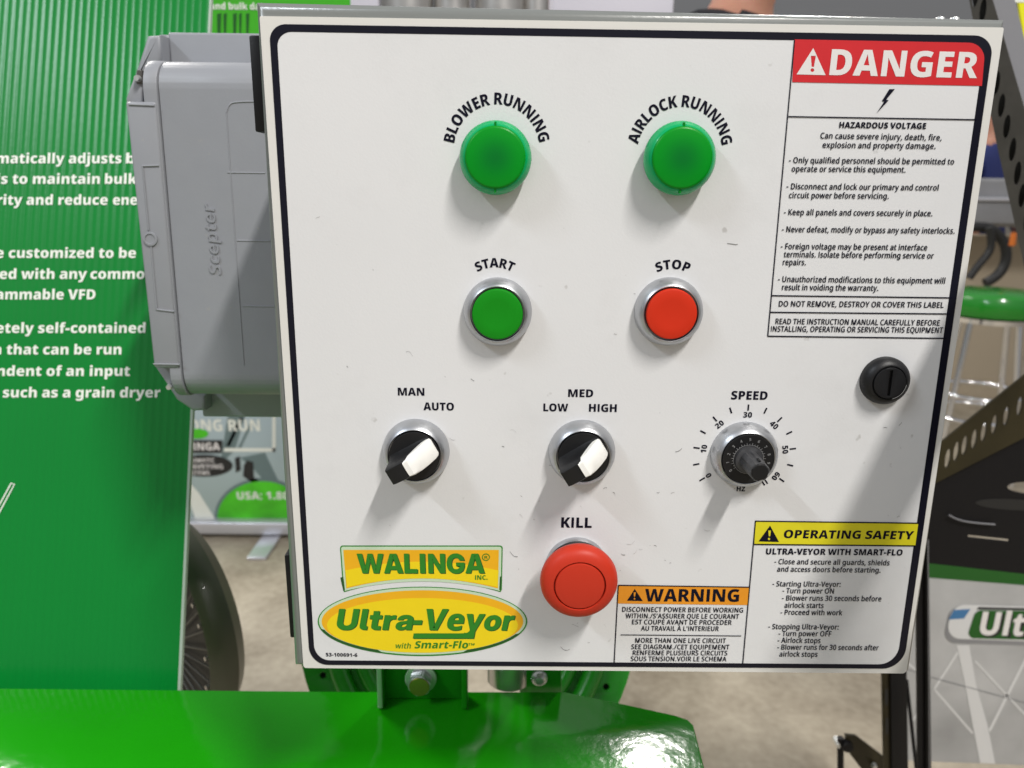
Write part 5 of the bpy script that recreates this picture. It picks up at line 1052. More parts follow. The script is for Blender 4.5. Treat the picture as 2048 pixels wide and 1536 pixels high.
def logo_text(I, U, dx=0, dy=0):
    z = lambda x, y: Z(x + dx, y + dy)
    I.text('WALINGA', z(348, 408), z(1113, 408), 118 / 3.012, bold=50)
    I.text('Ultra', z(216, 748), z(672, 749), 126 / 3.012, bold=46, shear=0.2)
    I.poly([z(682, 690), z(738, 690), z(732, 717), z(676, 717)])
    I.text('Veyor', z(737, 750), z(1275, 752), 128 / 3.012, bold=46, shear=0.2)
    U.poly([z(686, 769), z(1012, 769), z(1024, 752), z(1056, 752), z(1046, 800), z(680, 800)])
x, x2 = Ink(P0, W2 + .0001), Ink(P0, W2 + .00012)
logo_text(x, x2, 5, 4)
x.build('emblem_letter_shadow', 'logo_dark', lg); x2.build('emblem_underline_shadow', 'logo_dark', lg)
x, x2 = Ink(P0, W2 + .00015), Ink(P0, W2 + .00017)
logo_text(x, x2)
x2.build('emblem_underline', 'logo_green', lg)
x.text('INC.', Z(1055, 447), Z(1130, 447), 9, bold=18)
x.text('with', Z(572, 860), Z(666, 860), 10.5, bold=12, shear=.2)
x.text('Smart-Flo', Z(690, 860), Z(1010, 860), 14.5, bold=16, shear=.2)
x.text('TM', Z(1014, 842), Z(1052, 842), 4.5, bold=10)
x.poly([Z(*q) for q in ell(1120, 311, 24, 22, 24)], [Z(*q) for q in reversed(ell(1120, 311, 19, 17, 24))])
x.text('R', Z(1111, 319), Z(1131, 319), 5, bold=10)
x.build('emblem_letters', 'logo_green', lg)

# scuffs and dents in the overlay
sc = Ink(P0, W1)
sc2 = Ink(P0, W1)
known = [(695, 733), (636, 435), (1357, 902), (1042, 1030), (1100, 930), (780, 1050), (905, 880), (960, 672), (1006, 892), (840, 912), (1300, 1090), (1210, 975), (1228, 985),
         (1246, 1110), (1270, 1105), (1340, 1125), (1330, 1120), (1480, 1004), (1776, 1030), (1796, 1032), (1240, 1140), (1150, 1250), (1177, 1285), (1120, 1268), (1130, 1300), (1345, 985), (1200, 1150),
         (1770, 855), (1800, 848), (1800, 895), (1085, 660), (940, 707), (1370, 560), (900, 640), (1080, 570), (1160, 520), (1350, 100), (1760, 895), (880, 412), (1040, 415), (1255, 330), (1005, 895), (955, 915)]
for (x0, y0) in known[:30] + [(random.uniform(1010, 1480), random.uniform(960, 1310)) for _ in range(16)] + [(random.uniform(700, 1480), random.uniform(420, 1000)) for _ in range(12)]:
    a = random.gauss(0.15, 0.5)
    l = abs(random.gauss(0, 4)) + 0.8; w = random.uniform(0.4, 1.1)
    bend = random.uniform(-3, 4)
    k = [(x0 + math.cos(a) * l * t, y0 + math.sin(a) * l * t + bend * (t * t) * l / 6 + random.uniform(-.5, .5)) for t in (-1, -.5, .1, .6, 1)]
    up = [(p[0], p[1] - w * (0.3 + random.random() * 0.7)) for p in k]
    dn = [(p[0], p[1] + w * (0.3 + random.random() * 0.5)) for p in reversed(k)]
    (sc if random.random() < 0.45 else sc2).poly(up + dn)
M['scuff'] = mat('scuff', (0.20, 0.195, 0.19), 0.6)
M['scuff_faint'] = mat('scuff_faint', (0.50, 0.49, 0.48), 0.6)
sc.build('scuff_marks', 'scuff', E)
sc2.build('faint_scuffs', 'scuff_faint', E)

# ================================================================== grey junction box on the enclosure's side
J = thing('junction_box', 'grey plastic junction box with a ribbed lid, left of the white control panel', 'junction box', (-0.27, 0.18, 1.05))
YJ = 0.125
def pj(pts, Y):
    return [at(x, y, Y) for x, y in pts]
def ext(name, pts, Y0, Y1, m, parent, bev=0.002, seg=3, fo=True):
    f = pj(pts, Y0)
    return prism(name, f, [p + Vector((0, Y1 - Y0, 0)) for p in f], m, parent, bev=bev, seg=seg, front_only=fo)
# the big front wall with a generously rounded top and bottom edge
def roll(name, xa, xb, zt, zb, y0, y1, r, m, parent, n=8):
    """box whose top-front and bottom-front edges are rolled"""
    out = []
    for k in range(n + 1):
        t = math.pi / 2 * k / n
        out.append((y0 + r - r * math.sin(t), zt - r + r * math.cos(t)))
    for k in range(n + 1):
        t = math.pi / 2 * k / n
        out.append((y0 + r - r * math.cos(t), zb + r - r * math.sin(t)))
    out += [(y1, zb), (y1, zt)]
    f = [Vector((xa[0] + (xa[1] - xa[0]) * (zt - z) / (zt - zb), y, z)) for y, z in out]
    b = [Vector((xb[0] + (xb[1] - xb[0]) * (zt - z) / (zt - zb), y, z)) for y, z in out]
    return prism(name, f, b, m, parent, bev=0.0006, seg=2, sm=30)
tl = at(311, 115, YJ); bl = at(374, 799, YJ)
roll('body', (at(313, 130, YJ).x, at(369, 780, YJ).x), (-0.13, -0.13), tl.z, bl.z, YJ, YJ + 0.11, 0.016, 'pvc', J)
# lid on the left, a hair proud
prt = ext('lid', [(250.5, 203), (311, 203.5), (358.5, 736), (308, 736)], YJ - 0.002, YJ + 0.115, 'pvc', J, bev=0.0014, fo=False)
roll('lid_rim', (at(283.5, 140, YJ).x, at(344, 780, YJ).x), (at(312, 140, YJ).x, at(366, 780, YJ).x), at(290, 113, YJ).z, at(352, 802, YJ).z, YJ - 0.001, YJ + 0.112, 0.017, 'pvc', prt)
# recessed corner pockets with a screw in each
ext('corner_pocket', [(252, 197), (268, 152), (285, 152), (285, 206), (253, 206)], YJ + 0.004, YJ + 0.09, 'pvc', prt, bev=0.001)
ext('corner_pocket', [(308, 730), (345, 730), (345, 775), (336, 772)], YJ + 0.006, YJ + 0.09, 'pvc', prt, bev=0.001)
ext('pocket_shade', [(273, 140), (283.5, 140), (283.5, 167), (272, 167)], YJ + 0.0025, YJ + 0.006, 'flange_grey', prt, bev=0.0004)  # dark plate in place of the shade inside the pocket
for px, py in ((279, 158), (342, 772)):
    s_ = at(px, py, YJ + 0.004)
    lathe('lid_screw', [(0.0, 0.004), (0.0014, 0.004), (0.0019, 0.002), (0.0019, -0.02)], s_, 'zinc', prt, n=24)
# back flange that carries the box
YF = YJ + 0.055
ft = at(335, 64, YF); fb = at(408, 834, YF)
box('mounting_flange', ft.x, -0.12, YF, YF + 0.07, fb.z, ft.z, 'pvc', J, bev=0.0015)
ext('flange_ear', [(294, 71), (321, 69), (323, 122), (272, 172), (262, 168)], YF - 0.012, YF + 0.05, 'pvc', J, bev=0.0025)
ext('flange_ear', [(330, 765), (410, 790), (410, 822), (385, 823), (352, 800)], YF - 0.012, YF + 0.05, 'pvc', J, bev=0.0025)
lathe('flange_boss', [(0.0055, 0.0), (0.0055, 0.018), (0.005, 0.0195), (0.0, 0.0195)], Vector((at(322, 100, YF).x, YF + .012, at(322, 112, YF).z - .006)), 'pvc', J, n=24, axis=(Vector((1, 0, 0)), Vector((0, 1, 0)), Vector((0, 0, 1))))
# raised mould lines and embossed name
JP = vplane(YJ)
def bead(pts, w, name='mould_line', parent=J, lift=0.0004, pl=None):
    pl = pl or JP
    tube(name, [pl.xyz(*pl.uv(*q), 0.0) for q in pts], w, 'pvc', parent, n=6)
bead([(512, 203), (470, 203), (456, 210), (453, 225)], 0.00045)
bead([(453, 225), (470, 480), (488, 730)], 0.00035)
bead([(455, 345), (530, 346)], 0.0004); bead([(474, 481), (540, 482)], 0.0004); bead([(485, 612), (548, 613)], 0.0004)
LP = vplane(YJ - 0.0022)
for a in ([(285, 332), (318, 331)], [(285, 332), (297, 460)], [(302, 490), (313, 618)], [(313, 619), (348, 623)], [(258, 209), (309, 211)], [(307, 728), (360, 729)]):
    bead(a, 0.0005, 'mould_line', prt, pl=LP)
lathe('gate_mark', [(0.0042, 0.0), (0.0040, 0.0007), (0.003, 0.0008), (0.0028, 0.0003), (0.0, 0.0002)], LP.xyz(*LP.uv(301, 478)), 'pvc', prt, n=24)
# embossed lettering reading upwards
a = JP.uv(443, 551); b = JP.uv(428, 409)
TP = Plane(JP.xyz(*a), JP.xyz(*b) - JP.xyz(*a), Vector((-1, 0, 0)))
ln = (JP.xyz(*b) - JP.xyz(*a)).length
lo, hi = extent('Scepter', 4)
x0 = 0; kx = ln / hi; ky = 0.0066 / CAP
conts = []
for ch in 'Scepter':
    adv, vf, cs_ = glyph(ch, 4)
    conts += [[((x0 + u) * kx + v * ky * 0.15, v * ky) for u, v in c_] for c_ in cs_]
    x0 += adv
slab('embossed_name', TP, conts, 0.0011, 'pvc_text', J, px=False, lift=0.0007)

# ================================================================== green corrugated display board
ph = R(19.3)
Bo = at(357, 1378, 0.19)
BV = Vector((0, math.sin(ph), math.cos(ph)))
BP = Plane(Bo, (1, 0, 0), BV)
B = thing('display_board', 'green corrugated plastic sign with white bold text behind the grey junction box', 'sign board', Bo)
wl = BP.uv(-160, 1378)[0]; ht = BP.uv(420, -30)[1]
bm = bmesh.new()
pitch = 0.0062
nn = int(-wl / pitch) * 8
prev = None
for i in range(nn + 1):
    u = wl + (-wl - 0.0006) * i / nn
    ph_ = (i % 8) / 8 * 2 * math.pi
    w = -0.00010 * (1 - math.cos(ph_)) + 0.00010 * (1 if i % 8 == 0 else 0)
    a = bm.verts.new(BP.xyz(u, -0.02, w)); b = bm.verts.new(BP.xyz(u, ht, w))
    if prev:
        bm.faces.new((prev[0], a, b, prev[1]))
    prev = (a, b)
me = from_bm(bm, 'sheet', 0)
for p in me.polygons:
    p.use_smooth = True
sheet = link('sheet', me, 'coro', B)
slab('back_sheet', BP, [[(wl, -0.02), (-0.0008, -0.02), (-0.0008, ht), (wl, ht)]], 0.003, 'coro', B, px=False, lift=-0.0012)
slab('cut_edge', BP, [[(-0.0006, -0.02), (0.0016, -0.02), (0.0010, ht), (-0.0006, ht)]], 0.004, 'coro_edge', B, px=False, lift=0.0002)
T = Ink(BP, 0.0004)
for t, x0, x1, y in (('matically adjusts', -7, 243, 327), ('bulk', 252, 330, 327), ('ls to maintain', -6, 200, 368), ('bulk', 210, 274, 368),
                     ('rity and reduce', -6, 215.5, 410), ('energy', 226, 322, 410), ('e customized to be', -8, 272, 516), ('ed with any', -1, 174, 558), ('common', 181, 308, 558),
                     ('ammable VFD', -8, 191, 599), ('etely self-contained', -8, 291, 666), ('n that can be run', -13, 243, 709), ('ndent of an input', -6, 260, 752), ('such as a grain dryer', 6, 321, 795)):
    T.text(t, (x0, y), (x1, y), 20.0, bold=26)
T.poly([(22, 965), (31, 968), (-2, 1030), (-11, 1026)], [(-7, 1024), (-3, 1026), (28, 969), (24, 967)])
T.build('sign_text', 'print_white', B)

# ================================================================== green steel deck under the panel
ZD = 0.867
DP = Plane((0, 0, ZD), (1, 0, 0), (0, 1, 0))
G = thing('steel_deck', 'glossy green steel deck plate with a clipped right corner under the panel', 'deck plate', (-0.1, 0.1, ZD))
edge = [(-700, 1371), (-30, 1377.5), (700, 1384.5), (1130, 1385), (1255, 1411), (1350, 1432), (1374, 1440), (1384, 1450), (1388, 1465), (1412, 1560), (1440, 1700), (-900, 1700)]
slab('plate', DP, [edge], 0.006, 'green_paint', G, bev=0.001, sm=40)
box('skirt', -1.0, atz(1400, 1560, ZD).x - .01, -0.12, -0.10, 0.60, ZD - 0.003, 'green_paint_rough', G)

# bracket that carries the control box
YB = 0.158
K_ = thing('mounting_bracket', 'green steel bracket with two upright flanges bolted under the control box', 'bracket', at(845, 1400, YB))
wb = [at(765, 1330, YB), at(930, 1330, YB)]
zb = atz(845, 1401, ZD).z
box('web', wb[0].x, wb[1].x, YB, YB + 0.006, ZD + 0.0002, 1.02, 'green_paint_rough', K_, bev=0.0006)
for (xa, ya), (xb, yb), m in (((748, 1345), (772, 1345), 'zinc'), ((918, 1345), (940, 1345), 'green_paint_rough')):
    f0 = at((xa + xb) / 2, 1345, YB - 0.010)
    g = box('flange', f0.x - 0.0022, f0.x + 0.0022, YB - 0.012, YB - 0.0005, ZD + 0.0002, 1.02, 'green_paint_rough', K_, bev=0.0012)
    box('worn_edge', f0.x - 0.0018, f0.x + 0.0018, YB - 0.0142, YB - 0.0122, ZD + 0.0022, 1.01, m, g, bev=0.0006)
bc = at(842, 1355, YB - 0.001)
lathe('washer', [(0.0, 0.0), (0.0115, 0.0), (0.0115, 0.002), (0.0105, 0.0024), (0.0, 0.0024)], bc, 'zinc', K_, n=40)
bm = bmesh.new()
ha = [bm.verts.new(bc + Vector((0.0088 * math.cos(R(60 * i + 15)), -0.0024, 0.0088 * math.sin(R(60 * i + 15))))) for i in range(6)]
hb = [bm.verts.new(bc + Vector((0.0088 * math.cos(R(60 * i + 15)), -0.0110, 0.0088 * math.sin(R(60 * i + 15))))) for i in range(6)]
bm.faces.new(ha); bm.faces.new(hb)
for i in range(6):
    bm.faces.new((ha[i], ha[(i + 1) % 6], hb[(i + 1) % 6], hb[i]))
bmesh.ops.bevel(bm, geom=bm.edges[:], offset=0.0008, segments=2, affect='EDGES')
hx = link('bolt', from_bm(bm, 'bolt', 30), 'zinc', K_)
lathe('bolt_face', [(0.0, 0.0119), (0.0070, 0.0117), (0.0074, 0.0111)], bc, 'brass', hx, n=32)

PO = at(1018, 1360, 0.165)
pst = thing('support_pipe', 'shiny galvanised pipe standing behind the bracket', 'pipe', (PO.x, PO.y + 0.02, ZD))
lathe('pipe', [(0.0165, 0.0005), (0.0165, 0.16)], (PO.x, PO.y + 0.018, ZD), 'pipe', pst, axis='Z', n=48)
lathe('pipe_collar', [(0.0225, 0.03), (0.0225, 0.15)], (PO.x, PO.y + 0.03, ZD), 'green_paint_rough', pst, axis='Z', n=48)
sb = at(1079, 1362, 0.168)
gp = thing('green_lug', 'green steel lug with a small bolt beside the galvanised pipe', 'lug', (at(1090, 1375, 0.172).x, 0.172, ZD))
ext('lug_plate', [(1040, 1330), (1122, 1330), (1124, 1392), (1040, 1392)], 0.173, 0.18, 'green_paint_rough', gp, bev=0.0005)
lathe('lug_bolt', [(0.0, 0.006), (0.003, 0.0056), (0.0046, 0.003), (0.0062, 0.0022), (0.0062, 0.0)], (sb.x, 0.173, sb.z), 'zinc', gp, n=24)

# round blower flange behind the deck
fc = at(935, 1240, 0.36)
FR = thing('blower_flange', 'round green blower flange ring with bolt holes, half hidden below the panel', 'blower', fc)
rx = (at(1262, 1380, 0.36) - at(935, 1380, 0.36)).length
fp = Plane((fc.x, 0.36, fc.z), (1, 0, 0), (0, 0.45, 0.9))
hol = []
for i in range(24):
    t = 2 * math.pi * i / 24 + 0.1
    hol.append(list(reversed(ell(rx * 0.90 * math.cos(t), rx * 0.90 * math.sin(t), 0.004, 0.004, 10))))
slab('ring_plate', fp, [ell(0, 0, rx, rx, 72), list(reversed(ell(0, 0, rx * 0.60, rx * 0.60, 60)))] + hol, 0.008, 'green_paint_rough', FR, px=False, bev=0.0008)
slab('hole_shade_sheet', fp, [ell(0, 0, rx * .96, rx * .96, 60), list(reversed(ell(0, 0, rx * 0.62, rx * 0.62, 60)))], 0.002, 'dark', FR, px=False, lift=-0.012)  # dark sheet added so the bolt holes read as shade
for rr, w in ((0.80, 0.010), (0.66, 0.008)):
    tube('rolled_rim', [fp.xyz(rx * rr * math.cos(2 * math.pi * i / 40), rx * rr * math.sin(2 * math.pi * i / 40), 0.004) for i in range(40)], w, 'green_paint_rough', FR, closed=True)

hq = [(632, 250), (1010, 250), (1012, 1290), (640, 1290)]
ext('reflection_block', hq, 0.37, 0.52, 'green_paint_rough', FR, bev=0.006)  # added unseen block, gives the deck its green reflection

# ================================================================== olive drum with a finned grille, left
YDR = 0.40
dc = at(316, 1248, YDR)
DR = thing('motor_drum', 'dark olive motor drum with a black finned grille beside the green sign', 'motor', dc)
rd = 0.118
DA = (Vector((0.74, -0.67, 0)), Vector((0, 0, 1)), Vector((-0.67, -0.74, 0)))
def dv(t, r, hh):
    return dc + DA[0] * r * math.cos(t) + DA[1] * r * math.sin(t) + DA[2] * hh
lathe('drum_shell', [(rd * 0.93, -0.003), (rd * 0.945, 0.0), (rd * 0.96, -0.001), (rd * 1.0, -0.008), (rd * 1.02, -0.020), (rd * 1.02, -0.026), (rd * 0.9, -0.04), (0.0, -0.04)], dc, 'olive', DR, axis=DA, n=96)
lathe('grille', [(0.0, -0.008), (rd * 0.94, -0.008)], dc, 'dark', DR, axis=DA, n=64)
for i in range(34):
    t = 2 * math.pi * i / 34
    tube('fin', [dv(t, rd * 0.3, -0.004), dv(t + 0.5, rd * 0.90, -0.004)], 0.0011, 'flange_grey', DR)
for i in range(22):
    t = 2 * math.pi * i / 22 + 0.05 + 0.05 * math.sin(i * 2.3)
    tube('rivet', [dv(t, rd * .885, -0.009), dv(t, rd * .885, 0.0005)], 0.0022, 'pipe', DR)

# ================================================================== roll-up banner on the left
YR = atz(500, 1064, 0.012).y
RP = vplane(YR)
RB = thing('roll_up_banner', 'roll-up banner on a white base rail, showing a green dome and white words', 'banner', (at(520, 1060, YR).x, YR, 0))
M['rb_bg'] = grad('banner_print', (0.34, 0.42, 0.38), (0.42, 0.52, 0.57), 2, 0.0, 0.5)
slab('print_sheet', RP, [[(250, 780), (760, 780), (760, 1036), (250, 1036)]], 0.004, 'rb_bg', RB)
T = Ink(RP, 0.001)
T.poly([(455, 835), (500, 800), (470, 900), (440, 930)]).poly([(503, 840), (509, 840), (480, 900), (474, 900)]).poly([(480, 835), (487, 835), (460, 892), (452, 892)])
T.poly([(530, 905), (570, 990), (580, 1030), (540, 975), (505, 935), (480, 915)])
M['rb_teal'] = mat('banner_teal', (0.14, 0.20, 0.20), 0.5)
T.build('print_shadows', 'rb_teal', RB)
T = Ink(RP, 0.0015)
T.text('LONG RUN', (362, 862), (521, 862), 23, bold=34)
T.poly([(545, 780), (551.5, 780), (551.5, 903), (545, 903)]).poly([(448, 896), (551, 896), (551, 903), (448, 903)])
T.poly([(380, 965), (398, 985), (430, 1036), (390, 1036), (380, 1005)])
T.build('print_white_lines', 'print_white', RB)
T = Ink(RP, 0.002).poly(rrect([(366, 880), (446, 880), (444, 906), (366, 906)], 3)).poly(ell(408, 931, 58, 22, 40)).poly([(470, 916), (480, 912), (482, 940), (472, 945)]).poly([(488, 930), (494, 920), (507, 924), (508, 955), (520, 960), (505, 965), (486, 952)])
T.build('print_dark_patches', 'dark', RB)
T = Ink(RP, 0.0026)
T.text('WALINGA', (340, 900), (441, 900), 15, bold=26)
T.text('PNEUMATIC', (362, 924), (430, 924), 8, bold=10).text('CONVEYING', (362, 937), (447, 937), 9, bold=10).text('SYSTEMS', (372, 949), (420, 949), 8, bold=10)
T.build('print_small_words', 'white_ink', RB)
T = Ink(RP, 0.002).poly(ell(525, 1036, 96, 80, 40, 0, 180, 360)).build('print_dome_edge', 'rb_teal', RB)
T = Ink(RP, 0.0026).poly(ell(525, 1036, 90, 74, 40, 0, 180, 360)).poly(ell(395, 867, 22, 10, 24)).build('print_dome', 'lime', RB)
T = Ink(RP, 0.0032).text('USA: 1.800', (475, 998), (592, 998), 15, bold=18).build('print_phone', 'print_white', RB)
a = at(250, 1036, YR); b = at(760, 1062, YR)
box('base_rail', a.x, b.x, YR - 0.04, YR + 0.06, 0.018, at(500, 1036, YR).z, 'aluminium', RB, bev=0.008, seg=4)
fa = atz(505, 1118, 0.004); fb_ = atz(545, 1066, 0.016)
prism('foot', [Vector((fa.x - .02, fa.y, 0.0)), Vector((fa.x + .045, fa.y, 0.0)), Vector((fa.x + .045, fa.y, 0.010)), Vector((fa.x - .02, fa.y, 0.010))],
      [Vector((fb_.x - .03, fb_.y + .1, 0.0)), Vector((fb_.x + .035, fb_.y + .1, 0.0)), Vector((fb_.x + .035, fb_.y + .1, 0.018)), Vector((fb_.x - .03, fb_.y + .1, 0.018))], 'aluminium', RB, bev=0.003)

# ================================================================== black slotted angle rack, right
RK = thing('slotted_rack', 'black slotted steel angle rack with a tilted brace and tray at the right edge', 'rack', at(1850, 1500, 0.5))
YA = 0.40
A0, A1 = at(1985, 0, YA), at(2047, 211, YA)
UP = Plane(A0, A1 - A0, Vector((-0.5, 0.9, 0)))  # left flange, turned back
FPn = Plane(A0, A1 - A0, Vector((1, 0.15, 0.2)))
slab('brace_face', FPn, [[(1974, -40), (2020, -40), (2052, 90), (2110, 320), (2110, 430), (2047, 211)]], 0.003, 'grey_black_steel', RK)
LF = Plane(A0, A1 - A0, Vector((-1, 0.55, 0)))
holes = [list(reversed(ell(x, y, 6.5, 24, 20, 8))) for x, y in ((1951, -10), (1966, 20), (1984, 120), (1993, 165), (2003, 210), (2013.5, 252), (2025, 298), (2035, 345), (2044, 390), (2054, 440))]
slab('brace_flange', LF, [[(1974, -40), (2047.5, 211), (2110, 430), (2110, 760), (2050, 540), (2026, 432), (1996, 300), (1982, 232), (1931, -40)]] + holes, 0.003, 'flange_grey', RK)
slab('brace_back', LF, [[(1974, -40), (2047.5, 211), (2110, 430), (2110, 740), (2054, 530), (2030, 424), (2000, 296), (1986, 228), (1937, -40)]], 0.003, 'dark', RK, lift=0.013)
# lower brace with slots and the tray under it
YT = 0.46
TPn = vplane(YT)
M['black_olive'] = mat('black_steel_olive', (0.030, 0.024, 0.010), 0.4, spec=0.3, var=0.35, vscale=9)  # olive tone: a yellow reflection put into the steel's colour
slots = [list(reversed(ell(x, y, 5.5, 20, 18, 9))) for x, y in ((1896, 917), (1913, 903), (1929.5, 891), (1949, 878), (1968, 864), (1989, 849), (2013, 832), (2040, 812))]
slab('tray_flange', TPn, [[(1850, 909), (1886, 882), (2048, 752), (2130, 690), (2130, 820), (2048, 876), (1874, 965), (1845, 980)]] + slots, 0.003, 'black_olive', RK)
tA, tB = TPn.xyz(*TPn.uv(1860, 972)), TPn.xyz(*TPn.uv(2060, 870))
SHp = Plane(tA, tB - tA, Vector((0.2, -0.75, -0.85)))
SH = Plane(tA, tB - tA, Vector((0.1, 0.5, -0.85)))
cut = [list(reversed(ell(2075, 980, 56, 13, 30, 4))), list(reversed([(1940, 1073), (2024, 1082), (2024, 1087), (1940, 1078)]))]
slab('tray_sheet', TPn, [[(1790, 1005), (1874, 966), (2048, 877), (2130, 830), (2130, 1160), (1790, 1122)]] + cut, 0.003, 'black_steel', RK, lift=-0.004)
tray_dark = slab('tray_recess_shade', TPn, [ell(2030, 1012, 75, 11, 30, 3)], 0.001, 'dark', RK, lift=-0.0036)  # flat dark ellipse, the recess's shade put into its colour
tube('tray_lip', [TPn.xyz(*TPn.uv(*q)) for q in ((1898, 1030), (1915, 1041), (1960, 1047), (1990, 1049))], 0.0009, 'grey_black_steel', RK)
# uprights
def upright(pts_face, pts_side, Y, m1, m2):
    a = ext('upright', pts_face, Y, Y + 0.003, m1, RK, bev=0.0003)
    slab('upright_side', vplane(Y + 0.004), [pts_side], 0.003, m2, a)
    return a
u = upright([(1781, 1300), (1813, 1300), (1817, 1560), (1784, 1560)], [(1763, 1300), (1782, 1300), (1785, 1560), (1768, 1560)], 0.50, 'black_steel', 'black_olive')
Ink(vplane(0.499), 0.0).poly([(1770, 1378), (1776, 1378), (1776, 1410), (1770, 1410)]).poly([(1771, 1436), (1777, 1436), (1777, 1468), (1771, 1468)]).build('slot', 'dark', u)
u = upright([(1851, 1080), (1858, 1080), (1863, 1560), (1853, 1560)], [(1832, 1080), (1851, 1080), (1854, 1560), (1836, 1560)], 0.44, 'black_steel', 'black_steel')
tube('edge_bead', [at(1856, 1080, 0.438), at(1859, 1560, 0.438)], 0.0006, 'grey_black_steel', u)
tube('tie_rod', [at(1813, 1360, 0.52), at(1834, 1550, 0.50)], 0.0022, 'black_steel', RK)
# short hinged stay at the bottom
br = thing('hinged_stay', 'black flat stay bar hinged on a thin rod near the bottom right', 'stay bar', at(1690, 1490, 0.55))
tube('rod', [at(1681, 1475, 0.55), at(1681, 1640, 0.55)], 0.0042, 'black_steel', br)
slab('flat_bar', vplane(0.548), [[(1690, 1470), (1712, 1472), (1765, 1512), (1800, 1545), (1880, 1640), (1800, 1640), (1700, 1508)]], 0.004, 'black_olive', br)
lathe('hinge_knuckle', [(0.0, 0.012), (0.007, 0.011), (0.0075, 0.0), (0.0, 0.0)], at(1690, 1485, 0.552), 'black_steel', br, n=20)
lathe('hinge_screw', [(0.0, 0.006), (0.004, 0.005), (0.004, -0.01)], at(1677, 1487, 0.552), 'zinc', br, n=16)
lathe('stay_screw', [(0.0, 0.006), (0.003, 0.005), (0.004, 0.0)], at(1747, 1530, 0.545), 'zinc', br, n=16)

# silver printed panel
YS = 0.66
SPp = vplane(YS)
SB = thing('printed_panel', 'silver printed panel with a green lozenge emblem and pale crossing lines', 'printed panel', at(1950, 1525, YS))
slab('sheet', SPp, [[(1800, 1152), (1860, 1156), (2100, 1175), (2100, 1532), (1863, 1523), (1800, 1520)]], 0.004, 'banner_silver', SB)
slab('top_stripe', SPp, [[(1800, 1124), (1860, 1127), (2100, 1147), (2100, 1174.6), (1860, 1155.6), (1800, 1151.6)]], 0.004, 'banner_green', SB)
T = Ink(SPp, 0.0005)
for a, b, w in (((1916, 1303), (1868, 1378), 5), ((1868, 1378), (1945, 1466), 4.5), ((1950, 1322), (2060, 1440), 4), ((2060, 1300), (1978, 1462), 6), ((1808, 1320), (1838, 1345), 5), ((1838, 1420), (1826, 1440), 4)):
    T.line(a, b, w)
T.poly([(1913, 1290), (1938, 1290), (1952, 1370), (1975, 1450), (1990, 1527), (1960, 1526), (1945, 1450), (1930, 1370)])
T.build('pale_lines', 'banner_line', SB)
T = Ink(SPp, 0.0006); T.line((1862, 1354), (2060, 1408), 1.6); T.line((1812, 1338), (1840, 1346), 1.4); T.build('seam', 'grey_black_steel', SB)
T = Ink(SPp, 0.0008).poly(rrect([(1900, 1212), (2120, 1218), (2120, 1292), (1885, 1285)], [22, 0, 0, 26])).build('emblem_base', 'machine_grey', SB)
T = Ink(SPp, 0.0011).poly(rrect([(1905, 1208), (2120, 1214), (2120, 1284), (1890, 1276)], [26, 0, 0, 30])).build('emblem_plate', 'banner_line', SB)
T = Ink(SPp, 0.0014).poly([(1907, 1219), (1940, 1217), (1927, 1236), (1896, 1238)]).build('emblem_blue', 'blue_print', SB)
T = Ink(SPp, 0.0014).poly(rrect([(1956, 1213), (2120, 1217), (2120, 1221), (1952, 1218)], 0)).build('emblem_top_line', 'dark', SB)
T = Ink(SPp, 0.0017).poly(rrect([(1950, 1219), (2120, 1222), (2120, 1280), (1932, 1275)], [12, 0, 0, 16])).build('emblem_green', 'banner_green', SB)
T = Ink(SPp, 0.0020).text('Ultra', (1957, 1272), (2110, 1276), 47, bold=40).build('emblem_shadow', 'dark', SB)
T = Ink(SPp, 0.0024).text('Ultra', (1955, 1268), (2108, 1272), 46, bold=34).build('emblem_word', 'white_ink', SB)

# ================================================================== things further off on the right
ST = thing('bar_stool', 'round green topped stool on chrome legs behind the panel on the right', 'stool', (0, 0, 0))
YC = 3.0
sc_ = at(1985, 604, YC)
pxm = 1550 / ((Vector((sc_.x, sc_.y, sc_.z)) - CAM_LOC).dot(CR @ Vector((0, 0, -1))))
rs = 96 / pxm
ST.location = (sc_.x, YC, 0)
bpy.context.view_layer.update()
cz = Vector((sc_.x, YC, sc_.z))
lathe('cushion', [(0.0, 0.052), (rs * .8, 0.05), (rs * .95, 0.035), (rs, 0.01), (rs, -0.025), (rs * .94, -0.048), (rs * .8, -0.055), (0.0, -0.055)], cz, 'seat_green', ST, axis='Z', n=64)
lathe('seat_rim', [(rs * .82, -0.055), (rs * .86, -0.058), (rs * .86, -0.078), (rs * .8, -0.08), (0, -0.08)], cz, 'chrome', ST, axis='Z', n=64)
for i, t in enumerate((-64, 26, 116, 206)):
    d = Vector((math.cos(R(t)), math.sin(R(t)), 0))
    tube('leg', [cz + d * rs * 0.62 + Vector((0, 0, -0.08)), Vector((cz.x, cz.y, 0)) + d * rs * 1.02], 0.0125, 'chrome', ST)
for h, k in ((at(1950, 782, YC).z, 0.86), (at(1920, 826, YC).z, 0.92)):
    tube('foot_ring', [Vector((cz.x + rs * k * math.cos(2 * math.pi * i / 32), cz.y + rs * k * math.sin(2 * math.pi * i / 32), h)) for i in range(32)], 0.010, 'chrome', ST, closed=True)

